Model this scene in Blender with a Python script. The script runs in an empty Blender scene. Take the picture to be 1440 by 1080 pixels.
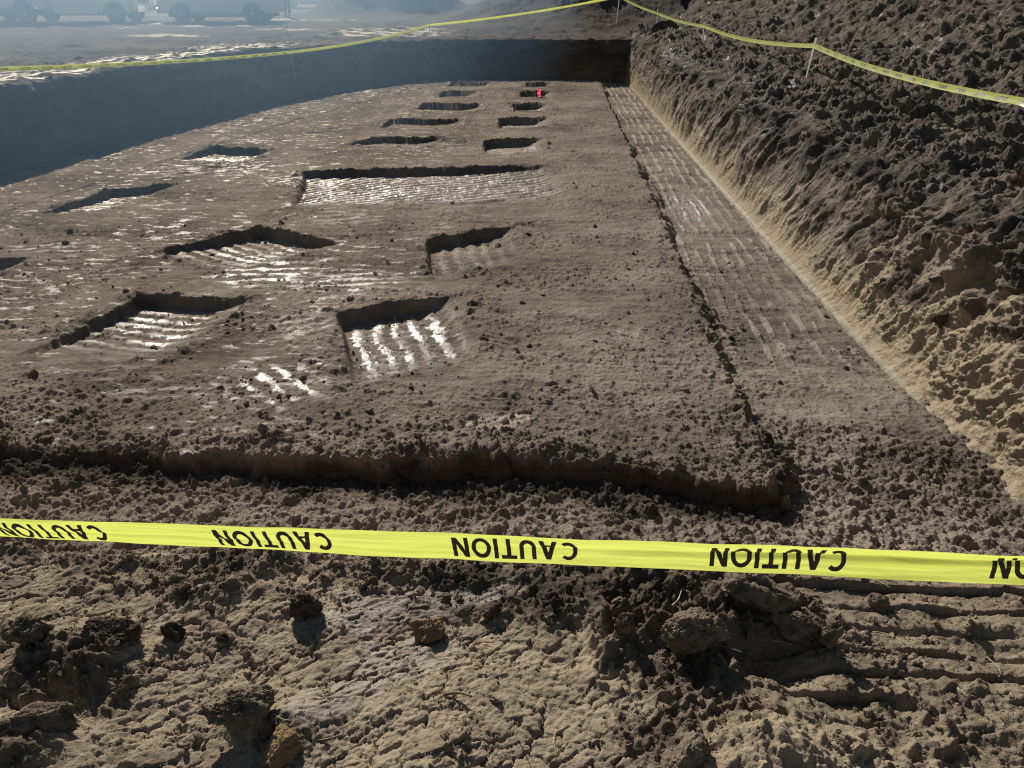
import bpy, bmesh, math, random
import numpy as np
from mathutils import Vector, Matrix

random.seed(7)
rng = np.random.default_rng(11)
scene = bpy.context.scene
COL = scene.collection
R = math.radians

# ---------------------------------------------------------------- noise helpers
np.seterr(over='ignore')
U = np.uint32
def _h(ix, iy, seed):
    a = ix.astype(np.int32).astype(U) * U(374761393) + iy.astype(np.int32).astype(U) * U(668265263) + U((seed * 1442695041) & 0xFFFFFFFF)
    a = (a ^ (a >> U(13))) * U(1274126177)
    a = (a ^ (a >> U(15))) * U(2246822519)
    return a ^ (a >> U(16))

def hf(ix, iy, seed):
    return _h(np.asarray(ix), np.asarray(iy), seed).astype(np.float32) * np.float32(1 / 4294967295.0)

_GA = np.arange(1024) * (2 * math.pi / 1024)
_GC = np.cos(_GA).astype(np.float32); _GS = np.sin(_GA).astype(np.float32)
def perlin(x, y, seed=0):
    x, y = np.broadcast_arrays(np.asarray(x, np.float32), np.asarray(y, np.float32))
    shp = x.shape; x = np.atleast_1d(x); y = np.atleast_1d(y)
    x0 = np.floor(x); y0 = np.floor(y)
    fx = x - x0; fy = y - y0
    ix = x0.astype(np.int32).astype(U); iy = y0.astype(np.int32).astype(U)
    u = fx * fx * fx * (fx * (fx * 6 - 15) + 10); v = fy * fy * fy * (fy * (fy * 6 - 15) + 10)
    sd = U((seed * 1442695041) & 0xFFFFFFFF)
    def g(i, j):
        a = (ix + U(i)) * U(374761393) + (iy + U(j)) * U(668265263) + sd
        a = (a ^ (a >> U(13))) * U(1274126177)
        a = (a ^ (a >> U(15))) * U(2246822519)
        k = a >> U(22)
        return _GC[k] * (fx - i) + _GS[k] * (fy - j)
    a = g(0, 0); a = a + (g(1, 0) - a) * u
    c = g(0, 1); c = c + (g(1, 1) - c) * u
    return ((a + (c - a) * v) * np.float32(1.5)).reshape(shp)

def fbm(x, y, octv=4, seed=0, gain=.5):
    s = 0; a = 1.0
    for k in range(octv):
        s = s + a * perlin(x * 2 ** k, y * 2 ** k, seed + k * 17); a *= gain
    return s

def sst(a, b, x):
    t = np.clip((x - a) / (b - a), 0, 1)
    return t * t * (3 - 2 * t)

def clods(x, y, scale, dens=.5, seed=0, warp=.25):
    """height field (metres) of angular lumps, each randomly turned and tilted"""
    x, y = np.broadcast_arrays(np.asarray(x, np.float32) / np.float32(scale), np.asarray(y, np.float32) / np.float32(scale))
    wx = x + np.float32(warp) * (perlin(x * 2.3, y * 2.3, seed + 5) + .5 * perlin(x * 6.1, y * 6.1, seed + 7)); wy = y + np.float32(warp) * (perlin(x * 2.3 + 9, y * 2.3, seed + 6) + .5 * perlin(x * 6.1, y * 6.1 + 5, seed + 8))
    ix = np.floor(wx); iy = np.floor(wy)
    out = np.zeros(np.shape(x), np.float32)
    K = 1 / 255.0
    for di in (-1, 0, 1):
        for dj in (-1, 0, 1):
            cx = ix + di; cy = iy + dj
            hA = _h(cx, cy, seed); hB = _h(cx, cy, seed + 3)
            f = lambda h, k: ((h >> U(k)) & U(255)).astype(np.float32) * np.float32(K)
            dx = wx - (cx + .15 + .7 * f(hA, 0)); dy = wy - (cy + .15 + .7 * f(hA, 8))
            h2 = f(hA, 16); h3 = f(hA, 24)
            r = .22 + .5 * h3 * h3
            th = (hB & U(1023)); c = _GC[th]; s = _GS[th]
            a = (dx * c + dy * s) / (r * (1.0 + .5 * h2)); b = (-dx * s + dy * c) / r
            d = np.sqrt(np.sqrt(a ** 4 + b ** 4))
            prof = np.clip((1 - d) * 1.9, 0, 1); prof = prof * (1.35 - .35 * prof)
            hh = prof * r * (.75 + .55 * np.clip(a * (h3 - .2) + b * (f(hB, 10) - .5) * 1.6, -1, 1))
            hh = np.where(f(hB, 20) < dens, hh, 0)
            out = np.maximum(out, hh)
    return out * np.float32(scale)

def cells(x, y, seed=0):
    """nearest and second nearest cell distance and a random value per cell"""
    x, y = np.broadcast_arrays(np.asarray(x, np.float32), np.asarray(y, np.float32))
    ix = np.floor(x); iy = np.floor(y); f1 = np.full(x.shape, 9, np.float32); f2 = f1.copy(); rv = np.zeros(x.shape, np.float32); gx = rv.copy()
    for di in (-1, 0, 1):
        for dj in (-1, 0, 1):
            h = _h(ix + di, iy + dj, seed)
            dx = ix + di + .05 + .9 * (h & U(255)).astype(np.float32) / 255 - x; dy = iy + dj + .05 + .9 * ((h >> U(8)) & U(255)).astype(np.float32) / 255 - y
            d = np.abs(dx) + .8 * np.abs(dy) + .35 * np.sqrt(dx * dx + dy * dy)
            c = d < f1
            f2 = np.where(c, f1, np.minimum(f2, d)); f1 = np.where(c, d, f1)
            rv = np.where(c, (h >> U(16) & U(255)).astype(np.float32) / 255, rv); gx = np.where(c, dx * ((h >> U(24)).astype(np.float32) / 255 - .5), gx)
    return f1, f2 - f1, rv, gx

def interp(x, pts):
    p = np.array(pts, float); return np.interp(x, p[:, 0], p[:, 1])

# ---------------------------------------------------------------- object helpers
def link(name, me, parent=None):
    o = bpy.data.objects.new(name, me); COL.objects.link(o)
    if parent is not None: o.parent = parent
    return o

def tag(o, label=None, cat=None, group=None, kind=None):
    if label: o['label'] = label
    if cat: o['category'] = cat
    if group: o['group'] = group
    if kind: o['kind'] = kind
    return o

def empty(name, loc, rz=0, label=None, cat=None, group=None):
    o = bpy.data.objects.new(name, None); COL.objects.link(o)
    o.location = loc; o.rotation_euler = (0, 0, rz); o.empty_display_size = .2
    return tag(o, label, cat, group)

def mesh_from(name, V, Fs, mat, attrs=None, smooth=True):
    """V (n,3); Fs (m,k) array"""
    V = np.asarray(V, np.float32); Fs = np.asarray(Fs, np.int32); k = Fs.shape[1]
    me = bpy.data.meshes.new(name)
    me.vertices.add(len(V)); me.vertices.foreach_set('co', V.ravel())
    me.loops.add(Fs.size); me.loops.foreach_set('vertex_index', Fs.ravel())
    me.polygons.add(len(Fs)); me.polygons.foreach_set('loop_start', np.arange(0, Fs.size, k, dtype=np.int32))
    me.polygons.foreach_set('use_smooth', np.full(len(Fs), smooth))
    me.update(calc_edges=True)
    for n, a in (attrs or {}).items():
        at = me.attributes.new(n, 'FLOAT', 'POINT'); at.data.foreach_set('value', np.asarray(a, np.float32).ravel())
    if mat: me.materials.append(mat)
    return me

def grid_faces(n, m):
    i = np.arange(n * m).reshape(n, m)
    return np.stack([i[:-1, :-1], i[:-1, 1:], i[1:, 1:], i[1:, :-1]], -1).reshape(-1, 4)

def sheet(name, X, Y, Z, mat, attrs, kind='structure', flip=False):
    n, m = X.shape
    F = grid_faces(n, m)
    if flip: F = F[:, ::-1]
    me = mesh_from(name, np.stack([X, Y, Z], -1).reshape(-1, 3), F, mat, attrs)
    return tag(link(name, me), kind=kind)

def bm_obj(name, bm, mat, parent=None, smooth=False):
    me = bpy.data.meshes.new(name); bmesh.ops.recalc_face_normals(bm, faces=bm.faces); bm.to_mesh(me); bm.free()
    if smooth:
        for p in me.polygons: p.use_smooth = True
    if mat: me.materials.append(mat)
    return link(name, me, parent)

def axis(a, b, step, lo, hi, g=1.12):
    """uniform between a and b, growing outside until lo / hi"""
    c = list(np.arange(a, b, step)); s = step; v = a; pre = []
    while v > lo: s *= g; v -= s; pre.append(v)
    s = step; v = c[-1]
    while v < hi: s *= g; v += s; c.append(v)
    return np.array(pre[::-1] + c)

# ---------------------------------------------------------------- materials
def newmat(name):
    m = bpy.data.materials.new(name); m.use_nodes = True
    nt = m.node_tree; b = nt.nodes['Principled BSDF']
    return m, nt, b

def simple(name, col, rough=.6, metal=0, noise=.12, scale=12, bump=0, spec=.5, coat=0):
    m, nt, b = newmat(name); N = nt.nodes; L = nt.links
    tc = N.new('ShaderNodeTexCoord'); n = N.new('ShaderNodeTexNoise'); n.inputs['Scale'].default_value = scale; n.inputs['Detail'].default_value = 5
    L.new(tc.outputs['Object'], n.inputs['Vector'])
    mx = N.new('ShaderNodeMix'); mx.data_type = 'RGBA'
    mx.inputs[6].default_value = (*[c * (1 - noise) for c in col], 1); mx.inputs[7].default_value = (*[min(1, c * (1 + noise)) for c in col], 1)
    L.new(n.outputs['Fac'], mx.inputs[0]); L.new(mx.outputs[2], b.inputs['Base Color'])
    b.inputs['Roughness'].default_value = rough; b.inputs['Metallic'].default_value = metal
    b.inputs['Specular IOR Level'].default_value = spec; b.inputs['Coat Weight'].default_value = coat
    if bump:
        bp = N.new('ShaderNodeBump'); bp.inputs['Strength'].default_value = bump; bp.inputs['Distance'].default_value = .01
        L.new(n.outputs['Fac'], bp.inputs['Height']); L.new(bp.outputs['Normal'], b.inputs['Normal'])
    return m

def soil(name, dry=(.26, .205, .145), moist_shade=(.085, .066, .048), clay=(.36, .265, .165), bump_d=.006, fine=90, mid=14, wetrough=.36):
    """attributes: moist 0..1, clay 0..1, wet 0..1"""
    m, nt, b = newmat(name); N = nt.nodes; L = nt.links
    geo = N.new('ShaderNodeNewGeometry')
    def noise(sc, det=6, rough=.6):
        n = N.new('ShaderNodeTexNoise'); n.inputs['Scale'].default_value = sc; n.inputs['Detail'].default_value = det
        n.inputs['Roughness'].default_value = rough; L.new(geo.outputs['Position'], n.inputs['Vector']); return n.outputs['Fac']
    def attr(n):
        a = N.new('ShaderNodeAttribute'); a.attribute_name = n; return a.outputs['Fac']
    def math_(op, a, b_, clamp=False):
        n = N.new('ShaderNodeMath'); n.operation = op; n.use_clamp = clamp
        for i, v in enumerate((a, b_)):
            if isinstance(v, (int, float)): n.inputs[i].default_value = v
            else: L.new(v, n.inputs[i])
        return n.outputs[0]
    def mix(f, a, b_):
        n = N.new('ShaderNodeMix'); n.data_type = 'RGBA'; L.new(f, n.inputs[0])
        for i, v in ((6, a), (7, b_)):
            if isinstance(v, tuple): n.inputs[i].default_value = (*v, 1)
            else: L.new(v, n.inputs[i])
        return n.outputs[2]
    n1 = noise(mid); n2 = noise(fine); n3 = noise(1.7, 4)
    f = math_('ADD', attr('moist_shade'), math_('MULTIPLY', math_('SUBTRACT', n1, .5), .9))
    f = math_('ADD', f, math_('MULTIPLY', math_('SUBTRACT', n2, .5), .7))
    f = math_('ADD', f, math_('MULTIPLY', math_('SUBTRACT', n3, .5), .4), True)
    col = mix(f, dry, moist_shade)
    cl = math_('ADD', attr('clay'), math_('MULTIPLY', math_('SUBTRACT', n1, .55), .8), True)
    cl = math_('MULTIPLY', cl, sst_node(N, L, attr('clay')), True)
    col = mix(cl, col, clay)
    wet = attr('wet')
    col = mix(math_('MULTIPLY', wet, .35), col, tuple(c * .75 for c in moist_shade))
    L.new(col, b.inputs['Base Color'])
    wn = math_('MULTIPLY', wet, math_('ADD', .55, math_('MULTIPLY', n1, .9)), True)
    ro = N.new('ShaderNodeMapRange'); L.new(wn, ro.inputs['Value'])
    ro.inputs['To Min'].default_value = .95; ro.inputs['To Max'].default_value = wetrough
    L.new(ro.outputs[0], b.inputs['Roughness'])
    sp = N.new('ShaderNodeMapRange'); L.new(wn, sp.inputs['Value']); sp.inputs['To Min'].default_value = .10; sp.inputs['To Max'].default_value = 1.0
    L.new(sp.outputs[0], b.inputs['Specular IOR Level'])
    bp = N.new('ShaderNodeBump'); bp.inputs['Distance'].default_value = bump_d
    def voro(sc):
        v = N.new('ShaderNodeTexVoronoi'); v.inputs['Scale'].default_value = sc
        wv = N.new('ShaderNodeVectorMath'); wv.operation = 'ADD'; nn = N.new('ShaderNodeTexNoise'); nn.inputs['Scale'].default_value = sc * 1.5
        L.new(geo.outputs['Position'], nn.inputs['Vector']); sc_ = N.new('ShaderNodeVectorMath'); sc_.operation = 'SCALE'; sc_.inputs['Scale'].default_value = .5 / sc
        L.new(nn.outputs['Color'], sc_.inputs[0]); L.new(geo.outputs['Position'], wv.inputs[0]); L.new(sc_.outputs[0], wv.inputs[1]); L.new(wv.outputs[0], v.inputs['Vector'])
        return math_('SUBTRACT', 1, v.outputs['Distance'])
    hh = math_('ADD', math_('MULTIPLY', n2, .7), math_('MULTIPLY', noise(fine * 3.3, 3), .35))
    hh = math_('ADD', hh, math_('ADD', math_('MULTIPLY', voro(fine * .55), .7), math_('MULTIPLY', voro(fine * 1.3), .4)))
    L.new(hh, bp.inputs['Height'])
    st = N.new('ShaderNodeMapRange'); L.new(wet, st.inputs['Value']); st.inputs['To Min'].default_value = .9; st.inputs['To Max'].default_value = .5
    L.new(st.outputs[0], bp.inputs['Strength'])
    L.new(bp.outputs['Normal'], b.inputs['Normal'])
    return m

def sst_node(N, L, v):
    n = N.new('ShaderNodeMapRange'); L.new(v, n.inputs['Value']); n.inputs['From Max'].default_value = .35
    return n.outputs[0]

M_bank = soil('churned_mud', dry=(.36, .282, .192), moist_shade=(.050, .039, .029), clay=(.37, .293, .204), fine=170, mid=22, bump_d=.003)
M_floor = soil('pit_floor_soil', dry=(.265, .217, .165), moist_shade=(.054, .045, .036), clay=(.40, .335, .25), fine=70, mid=9, bump_d=.006)
M_wall = soil('cut_clay', dry=(.27, .22, .165), moist_shade=(.060, .052, .044), clay=(.345, .268, .178), fine=45, mid=7, bump_d=.011)
M_field = soil('field_mud', dry=(.15, .125, .10), moist_shade=(.05, .043, .038), fine=20, mid=3, bump_d=.02)

# ---------------------------------------------------------------- ground: near bank
def gauss(x, y, cx, cy, rx, ry, ang=0):
    c, s = math.cos(ang), math.sin(ang); dx = x - cx; dy = y - cy
    a = (dx * c + dy * s) / rx; b = (-dx * s + dy * c) / ry
    return np.exp(-(a * a + b * b))

def bank(x, y):
    n = fbm(x * 1.7, y * 1.7, 3, 3)
    # smooth smeared slabs of clay
    zone = (1.1 * gauss(x, y, .42, 1.56, .24, .34) + .75 * gauss(x, y, -1.22, 1.42, .22, .16) + .6 * gauss(x, y, -1.2, 1.1, .25, .1) + .75 * gauss(x, y, -.72, 1.22, .13, .07)
            + .8 * gauss(x, y, 0, 1.80, 1.6, .07) + .75 * gauss(x, y, .52, 1.12, .2, .14) + .6 * gauss(x, y, -.15, 1.66, .45, .08) + .5 * gauss(x, y, -1.1, 1.7, .3, .06))
    slab = 1 - sst(.22, .62, zone + .22 * n + .36 * fbm(x * 7, y * 7, 4, 8, .6) + .06)
    track = sst(.55, .75, x + .10 * perlin(y * 5, x * 2, 4) + .0) * sst(.95, 1.05, y + .0 * x)
    slab = slab * (1 - track)
    torn = np.clip(gauss(x, y, .40, 1.55, .26, .32) + .6 * gauss(x, y, -1.2, 1.35, .2, .2), 0, 1)
    # smeared, striated shiny strips
    shiny = (gauss(x, y, -.40, 1.44, .10, .16, -.75) + gauss(x, y, -.55, 1.62, .12, .1, 0) + gauss(x, y, -.27, 1.47, .06, .1, -.7) + gauss(x, y, -.53, 1.27, .1, .1, -.6)
             + .9 * gauss(x, y, -.35, 1.66, .16, .07) + .7 * gauss(x, y, -.98, 1.68, .12, .03, .5) + .8 * gauss(x, y, -.12, 1.72, .12, .06))
    shiny = sst(.4, .8, shiny + .3 * fbm(x * 12, y * 12, 3, 21))
    # diagonal fracture / scratch pattern
    a = x * math.cos(.55) + y * math.sin(.55); b = -x * math.sin(.55) + y * math.cos(.55)
    rid = 1 - np.abs(perlin(a * 9 + .3 * n, b * 62 + 2.2 * perlin(a * 7, b * 12, 2), 31))
    wa = a + .020 * perlin(a * 14, b * 20, 35) + .006 * perlin(a * 50, b * 60, 34); wb = b + .012 * perlin(a * 12, b * 22, 36) + .004 * perlin(a * 50, b * 60, 39)
    g1, e1, v1, t1 = cells(wa * 11, wb * 24, 37); g2, e2, v2, t2 = cells(wa * 34, wb * 62, 38)
    crack = sst(.16, .02, e1) * sst(-.25, .25, fbm(a * 5, b * 8, 2, 42))
    crack2 = sst(.22, .03, e2) * sst(-.1, .35, fbm(a * 7, b * 9, 2, 43))
    plates = .009 * (v1 - .5) + .012 * t1 + .0035 * (v2 - .5) + .004 * t2
    bank.slab = slab
    rough = 1 - np.maximum(slab * .93, shiny * .8)
    lumps = fbm(x * 3.1, y * 3.1, 2, 51)
    dens = np.clip(.5 + .5 * lumps, 0, 1)
    z = .030 * n + .006 * fbm(x * 6, y * 6, 3, 9)
    cz = clods(x, y, .15, .34, 61, .45) * .6 * dens
    cz = np.maximum(cz, clods(x, y, .075, .5, 62, .4) * .8 * (.3 + .7 * dens))
    cz = np.maximum(cz, clods(x, y, .21, .62, 67, .5) * .85 * torn) + clods(x, y, .11, .6, 68, .45) * .55 * torn
    cz = cz + clods(x, y, .034, .68, 63) * .9
    cz = cz + clods(x, y, .016, .7, 64) * 1.0
    tr_amt = .22
    cz = cz * rough * (1 - track * (1 - tr_amt))
    z = z + cz
    z = z + slab * (.0030 * rid + .85 * plates - .016 * crack - .009 * crack2 + .22 * clods(x, y, .03, .3, 69) + .0025 * fbm(x * 60, y * 60, 2, 70) + .0022 * clods(x, y, .02, .4, 66) / .01 * .3)
    a3 = x * math.cos(.35) + y * math.sin(.35); b3 = -x * math.sin(.35) + y * math.cos(.35)
    str3 = 1 - np.abs(perlin(a3 * 10, b3 * 75 + 1.5 * perlin(a3 * 9, b3 * 14, 40), 41))
    z = z + shiny * (.0075 * (str3 - .6))
    # track prints of a crawler on the right: steep dark faces towards the camera
    per = .078
    q = (y + .03 * x + .004 * perlin(x * 2, y * 2, 71) + .0028 * perlin(x * 16, y * 12, 72) + .0015 * perlin(x * 60, y * 40, 78)) / per
    k = np.floor(q); fq = q - k
    saw = np.where(fq < .16, sst(0, .16, fq), np.where(fq < .84, 1 - .22 * (fq - .16) / .68, .78 * (1 - sst(.84, 1, fq))))
    depth = .006 + .034 * hf(k, k * 0, 73) + .022 * perlin(x * 4.5, k * 3.7, 74)
    brk = np.clip(.25 + .75 * sst(1.22, 1.48, y + .12 * perlin(x * 3, y * 3, 79)) - .6 * sst(.1, .5, fbm(x * 3.5, y * 6, 2, 80)), .1, 1)
    z = z + track * (1 - brk) * (clods(x, y, .12, .5, 83, .4) * .55 + clods(x, y, .06, .6, 84, .4) * .6)
    z = z + track * brk * (np.clip(depth, .004, 1) * (saw - .6) * 1.25 + .006 * fbm(x * 7, y * 12, 4, 76) + clods(x, y, .05, .14, 77) * .6 + .5 * plates)
    # heap of churned soil round the big clods
    z = z + .10 * gauss(x, y, .52, 1.16, .16, .13) + .03 * gauss(x, y, .62, 1.70, .16, .08) - .09 * gauss(x, y, .60, 1.50, .09, .07)
    z = z + .03 * gauss(x, y, -1.15, 1.40, .18, .1) + .04 * gauss(x, y, -.62, 1.24, .12, .07) + .04 * gauss(x, y, -1.2, 1.12, .2, .1)
    z = z + .015 * gauss(x, y, -.75, 1.84, .5, .05) + .02 * gauss(x, y, .3, 1.83, .5, .05)
    edge = 1.93 + .05 * perlin(x * 1.5, 3.3, 81) + .03 * perlin(x * 6, 1.3, 82)
    t = y - edge
    z = z - sst(-.12, .16, t) * .35 - np.clip(t - .08, 0, 9) * 6.0
    z = np.maximum(z, -1.6)
    moist_shade = .20 + .34 * rough + .22 * torn + slab * .35 * (v1 - .5) + .22 * fbm(x * 2.3, y * 2.3, 3, 91) + .15 * fbm(x * 9, y * 9, 3, 94) - .45 * sst(.15, .5, gauss(x, y, .55, 1.12, .22, .12)) - .15 * track
    moist_shade = moist_shade + .25 * gauss(x, y, .2, 1.72, .5, .12) + .15 * gauss(x, y, -.2, 1.68, .4, .12)
    clay = np.clip(.5 * slab * (.6 + .6 * fbm(x * 3, y * 3, 2, 93)), 0, 1)
    wet = np.clip(shiny * (.25 + .75 * str3), 0, 1) * .6
    return z, np.clip(moist_shade, 0, 1), clay, wet

xs = axis(-1.75, 1.75, .0042, -9, 9); ys = axis(.86, 2.02, .0040, -4.5, 2.22, 1.1)
X, Y = np.meshgrid(xs, ys)
Z, mo, cl, we = bank(X, Y)
sheet('near_ground', X, Y, Z, M_bank, dict(moist_shade=mo, clay=cl, wet=we))

def zbank(x, y): return float(bank(np.array([[x]]), np.array([[y]]))[0][0, 0])

# ---------------------------------------------------------------- pit floor with platform and pier pits
PLAT_L = [(3, -9.0), (10.5, -8.4), (15.5, -7.55), (19.5, -6.6), (22, -5.6), (24.5, -4.2), (26.5, -3.3)]
ZF, ZP = -1.335, -1.2
# back-left corner, back-right corner, left-front corner, depth, stripes across (0) or along (1), name
PITS = [
    ((-1.93, 6.68), (-.88, 7.19), (-1.52, 5.30), .24, 0, 1.0),
    ((-4.02, 7.05), (-2.85, 6.95), (-4.25, 5.80), .22, 1, .8),
    ((-3.59, 9.45), (-2.40, 8.85), (-4.50, 8.40), .24, 1, .75),
    ((-1.42, 9.00), (-.36, 9.66), (-1.20, 7.75), .22, 0, .35),
    ((-3.95, 12.65), (-.0, 13.25), (-3.50, 10.5), .20, 2, 1.0),
    ((-6.50, 11.35), (-5.60, 11.65), (-6.80, 9.95), .22, 1, .9),
    ((-6.27, 14.65), (-5.02, 14.40), (-6.40, 13.5), .22, 1, .9),
    ((-3.45, 15.75), (-1.98, 15.65), (-3.75, 14.9), .20, 1, .3),
    ((-1.22, 15.45), (-.08, 15.75), (-1.10, 14.2), .26, 1, .6),
    ((-3.52, 17.95), (-1.86, 17.95), (-3.5, 16.8), .20, 1, .15),
    ((-1.06, 18.10), (.06, 18.30), (-1.0, 16.9), .27, 1, .5),
    ((-3.16, 20.45), (-1.56, 20.45), (-3.1, 19.3), .27, 1, .15),
    ((-.86, 20.40), (.06, 20.55), (-.8, 19.2), .26, 1, .5),
    ((-2.95, 22.80), (-1.90, 22.85), (-2.9, 21.7), .24, 1, .1),
    ((-.72, 22.85), (.16, 23.00), (-.7, 21.7), .27, 1, .5),
    ((-2.87, 24.95), (-1.65, 25.0), (-2.9, 24.0), .24, 1, .1),
    ((-.63, 24.95), (.16, 25.0), (-.6, 23.9), .27, 1, .3),
    ((-6.80, 8.10), (-5.75, 8.15), (-6.9, 7.0), .22, 1, .5),
]
# smeared, gleaming patches: cx, cy, rx, ry, turn, stripe turn, stripe period, strength
SMEAR = [(-2.05, 5.25, .55, .42, .3, -.75, .16, 1.0), (-1.95, 7.55, .9, .4, .1, .15, .15, .85), (-2.95, 7.75, .7, .55, .2, .12, .17, .9), (-1.15, 5.8, .55, .35, .2, -1.3, .13, .5),
         (-3.9, 12.1, .7, .7, .3, .5, .17, .8), (-5.0, 12.9, .8, .7, .2, .5, .2, .7), (-5.9, 12.6, .6, .5, .2, .5, .2, .5), (-5.7, 8.5, .8, .25, .1, .2, .15, .6), (-4.5, 7.7, .7, .3, .1, .2, .15, .4),
         (-5.5, 15.2, .8, .35, 0, .2, .2, .7), (-.55, 14.6, .6, .35, .1, .2, .2, .5), (-2.9, 5.05, .6, .2, .1, .2, .15, .55), (-2.2, 6.4, .4, .5, .1, .5, .15, .55), (-.3, 4.75, .3, .12, .3, .4, .09, .55),
         (-3.8, 5.4, .8, .3, .1, .2, .2, .35), (-1.0, 11.6, .9, .4, .1, .2, .2, .35), (.2, 6.6, .5, .4, .1, .3, .2, .2), (.75, 6.3, .3, .3, .1, 1.3, .14, .35),(-2.6, 9.9, .7, .5, .3, .3, .2, .45)]

def pit_floor(x, y):
    w1 = .05 * perlin(x * 2.1, y * 2.1, 101) + .03 * perlin(x * 7, y * 7, 102)
    yf = 4.22 - .22 * sst(.3, 1.4, x) + .06 * perlin(x * 1.3, 7.7, 103) + .12 * sst(-3.2, -5, x)
    xr = 1.53 + .006 * (y - 4)
    xl = interp(y, PLAT_L)
    sd = np.minimum(np.minimum(y - yf, xr - x), np.minimum(x - xl, 25.75 - y)) + .5 * w1
    sd = sd + .035 * perlin(x * 11, y * 11, 106) + .05 * perlin(x * 3.1, y * 3.1, 107) + .25 * clods(x, y, .1, .5, 108)
    slump = .03 + .16 * sst(.0, .6, fbm(x * .9, y * .9, 2, 109))
    plat = np.clip((sd + slump) / (slump + .035), 0, 1); plat = plat * (1.6 - .6 * plat)
    z = ZF + (ZP - ZF) * plat
    z = z + (1 - plat) * (.085 * sst(-1.6, -4.2, x) + .03 * sst(.1, .5, perlin(x * .9, 4.4, 110))) * sst(3.2, 3.9, y) * sst(6, 5, y)
    lo = .014 * fbm(x * 1.1, y * 1.1, 3, 104)
    z = z + lo - .04 * sst(.55, 1.3, x) * plat * sst(3, 8, y) * 0
    # crumbs
    dn = np.clip(.45 + .6 * fbm(x * .9, y * .9, 3, 105), 0, 1)
    nearlump = np.exp(-np.abs(sd) / .18)
    cz = clods(x, y, .15, .16, 111) * .45 * np.clip(dn + .5 * nearlump - .15, 0, 1)
    cz = np.maximum(cz, clods(x, y, .08, .35, 112) * .5 * np.clip(dn + .4 * nearlump, 0, 1))
    cz = cz + clods(x, y, .045, .65, 113) * .9 + .95 * clods(x, y, .023, .7, 114)
    strk_ = fbm(x * 1.6, y * 9, 4, 115, .6)
    lump_ = np.clip(.55 + .50 * sst(5.6, 4.3, y) + .5 * fbm(x * .7, y * 1.5, 3, 116) - .15 * sst(.5, -2.5, x) + .4 * nearlump, .12, 1.1)
    cz = cz * lump_; z = z + .006 * strk_ * (1 - .5 * sst(5.5, 4.3, y))
    wet = np.zeros_like(x); shade = np.zeros_like(x); berm = np.zeros_like(x)
    x_, y_ = x, y
    for i, (bl, br, fl, D, mode, st) in enumerate(PITS):
        cxs = [bl[0], br[0], fl[0], br[0] + fl[0] - bl[0]]; cys = [bl[1], br[1], fl[1], br[1] + fl[1] - bl[1]]
        M_ = (x_ > min(cxs) - .6) & (x_ < max(cxs) + .6) & (y_ > min(cys) - .8) & (y_ < max(cys) + .6)
        if not M_.any(): continue
        x = x_[M_]; y = y_[M_]
        ux, uy = br[0] - bl[0], br[1] - bl[1]; vx, vy = fl[0] - bl[0], fl[1] - bl[1]
        W = math.hypot(ux, uy); Ln = math.hypot(vx, vy); det = ux * vy - uy * vx
        dx = x - bl[0]; dy = y - bl[1]
        u = (dx * vy - dy * vx) / det; v = (ux * dy - uy * dx) / det
        um = u * W + .04 * perlin(x * 1.8, y * 1.8, 120 + i) + .012 * perlin(x * 15, y * 15, 121 + i)
        vm = v * Ln + .035 * perlin(x * 1.8 + 5, y * 1.8, 122 + i) + .012 * perlin(x * 15 + 3, y * 15, 121 + i)
        inside = sst(0, .06, um) * sst(0, .05, vm) * sst(0, .40, W + .1 - um)
        prof = np.clip(1 - (vm / (Ln * 1.12)), 0, 1) ** .55 * sst(Ln * 1.25, Ln * .85, vm)
        prof = prof * np.clip((W * 1.1 - um) / (W * .45), 0, 1) ** .5
        dep = .56 * D * inside * prof
        ms = inside * sst(Ln * 1.15, Ln * .75, vm)
        if mode == 0: q = um / (W / 6.6)
        elif mode == 1: q = (vm - .12 * um) / .165
        else: q = (um * .55 + vm * 1.15 + .25 * np.sin(um * 1.1)) / .19
        s = .5 + .5 * np.cos(6.283 * (q + .10 * perlin(x * 5, y * 5, 131) + .22 * perlin(x * 1.3, y * 1.3, 135)))
        n8 = fbm(x * 9, y * 9, 4, 132, .65)
        sw = sst(.26 if mode == 0 else .30, .56, s * (.75 + .4 * perlin(x * 2.2, y * 2.2, 133)) + .42 * n8 + .02) * ms * (.55 + .6 * np.clip(.5 + fbm(x * 2.5, y * 2.5, 3, 134), 0, 1))
        fade = sst(-.05, .3, vm) * (1 - .55 * sst(W * .75, W * 1.05, um))
        wet[M_] = np.maximum(wet[M_], sw * st * fade)
        shade[M_] = np.maximum(shade[M_], inside * prof)  # sunken pit mask, used to flatten the crumbs
        z[M_] = z[M_] - dep + .016 * (s - .5) * ms + .006 * n8 * ms
        e = np.maximum(np.maximum(-um, um - W), np.maximum(-vm, vm - Ln))
        berm[M_] = np.maximum(berm[M_], np.exp(-((e - .06) / .1) ** 2) * (e > 0) * sst(0, .4, perlin(x * 3, y * 3, 140 + i) + .25))
    x, y = x_, y_
    nA = fbm(x * 8, y * 8, 4, 152, .65); nB = fbm(x * 4, y * 4, 2, 153); nC = perlin(x * 4, y * 4, 151)
    for (cx, cy, rx, ry, an, sa, per, st) in SMEAR:
        g = gauss(x, y, cx, cy, rx, ry, an)
        q = (-x * math.sin(sa) + y * math.cos(sa)) / per
        s = .5 + .5 * np.cos(6.283 * (q + .18 * nC))
        m = sst(.38, .74, s * .8 + .62 * nA) * sst(.3, .85, g + .3 * nB)
        wet = np.maximum(wet, m * st * .88)
        z = z + .007 * (s - .5) * sst(.3, .6, g) * plat
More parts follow.
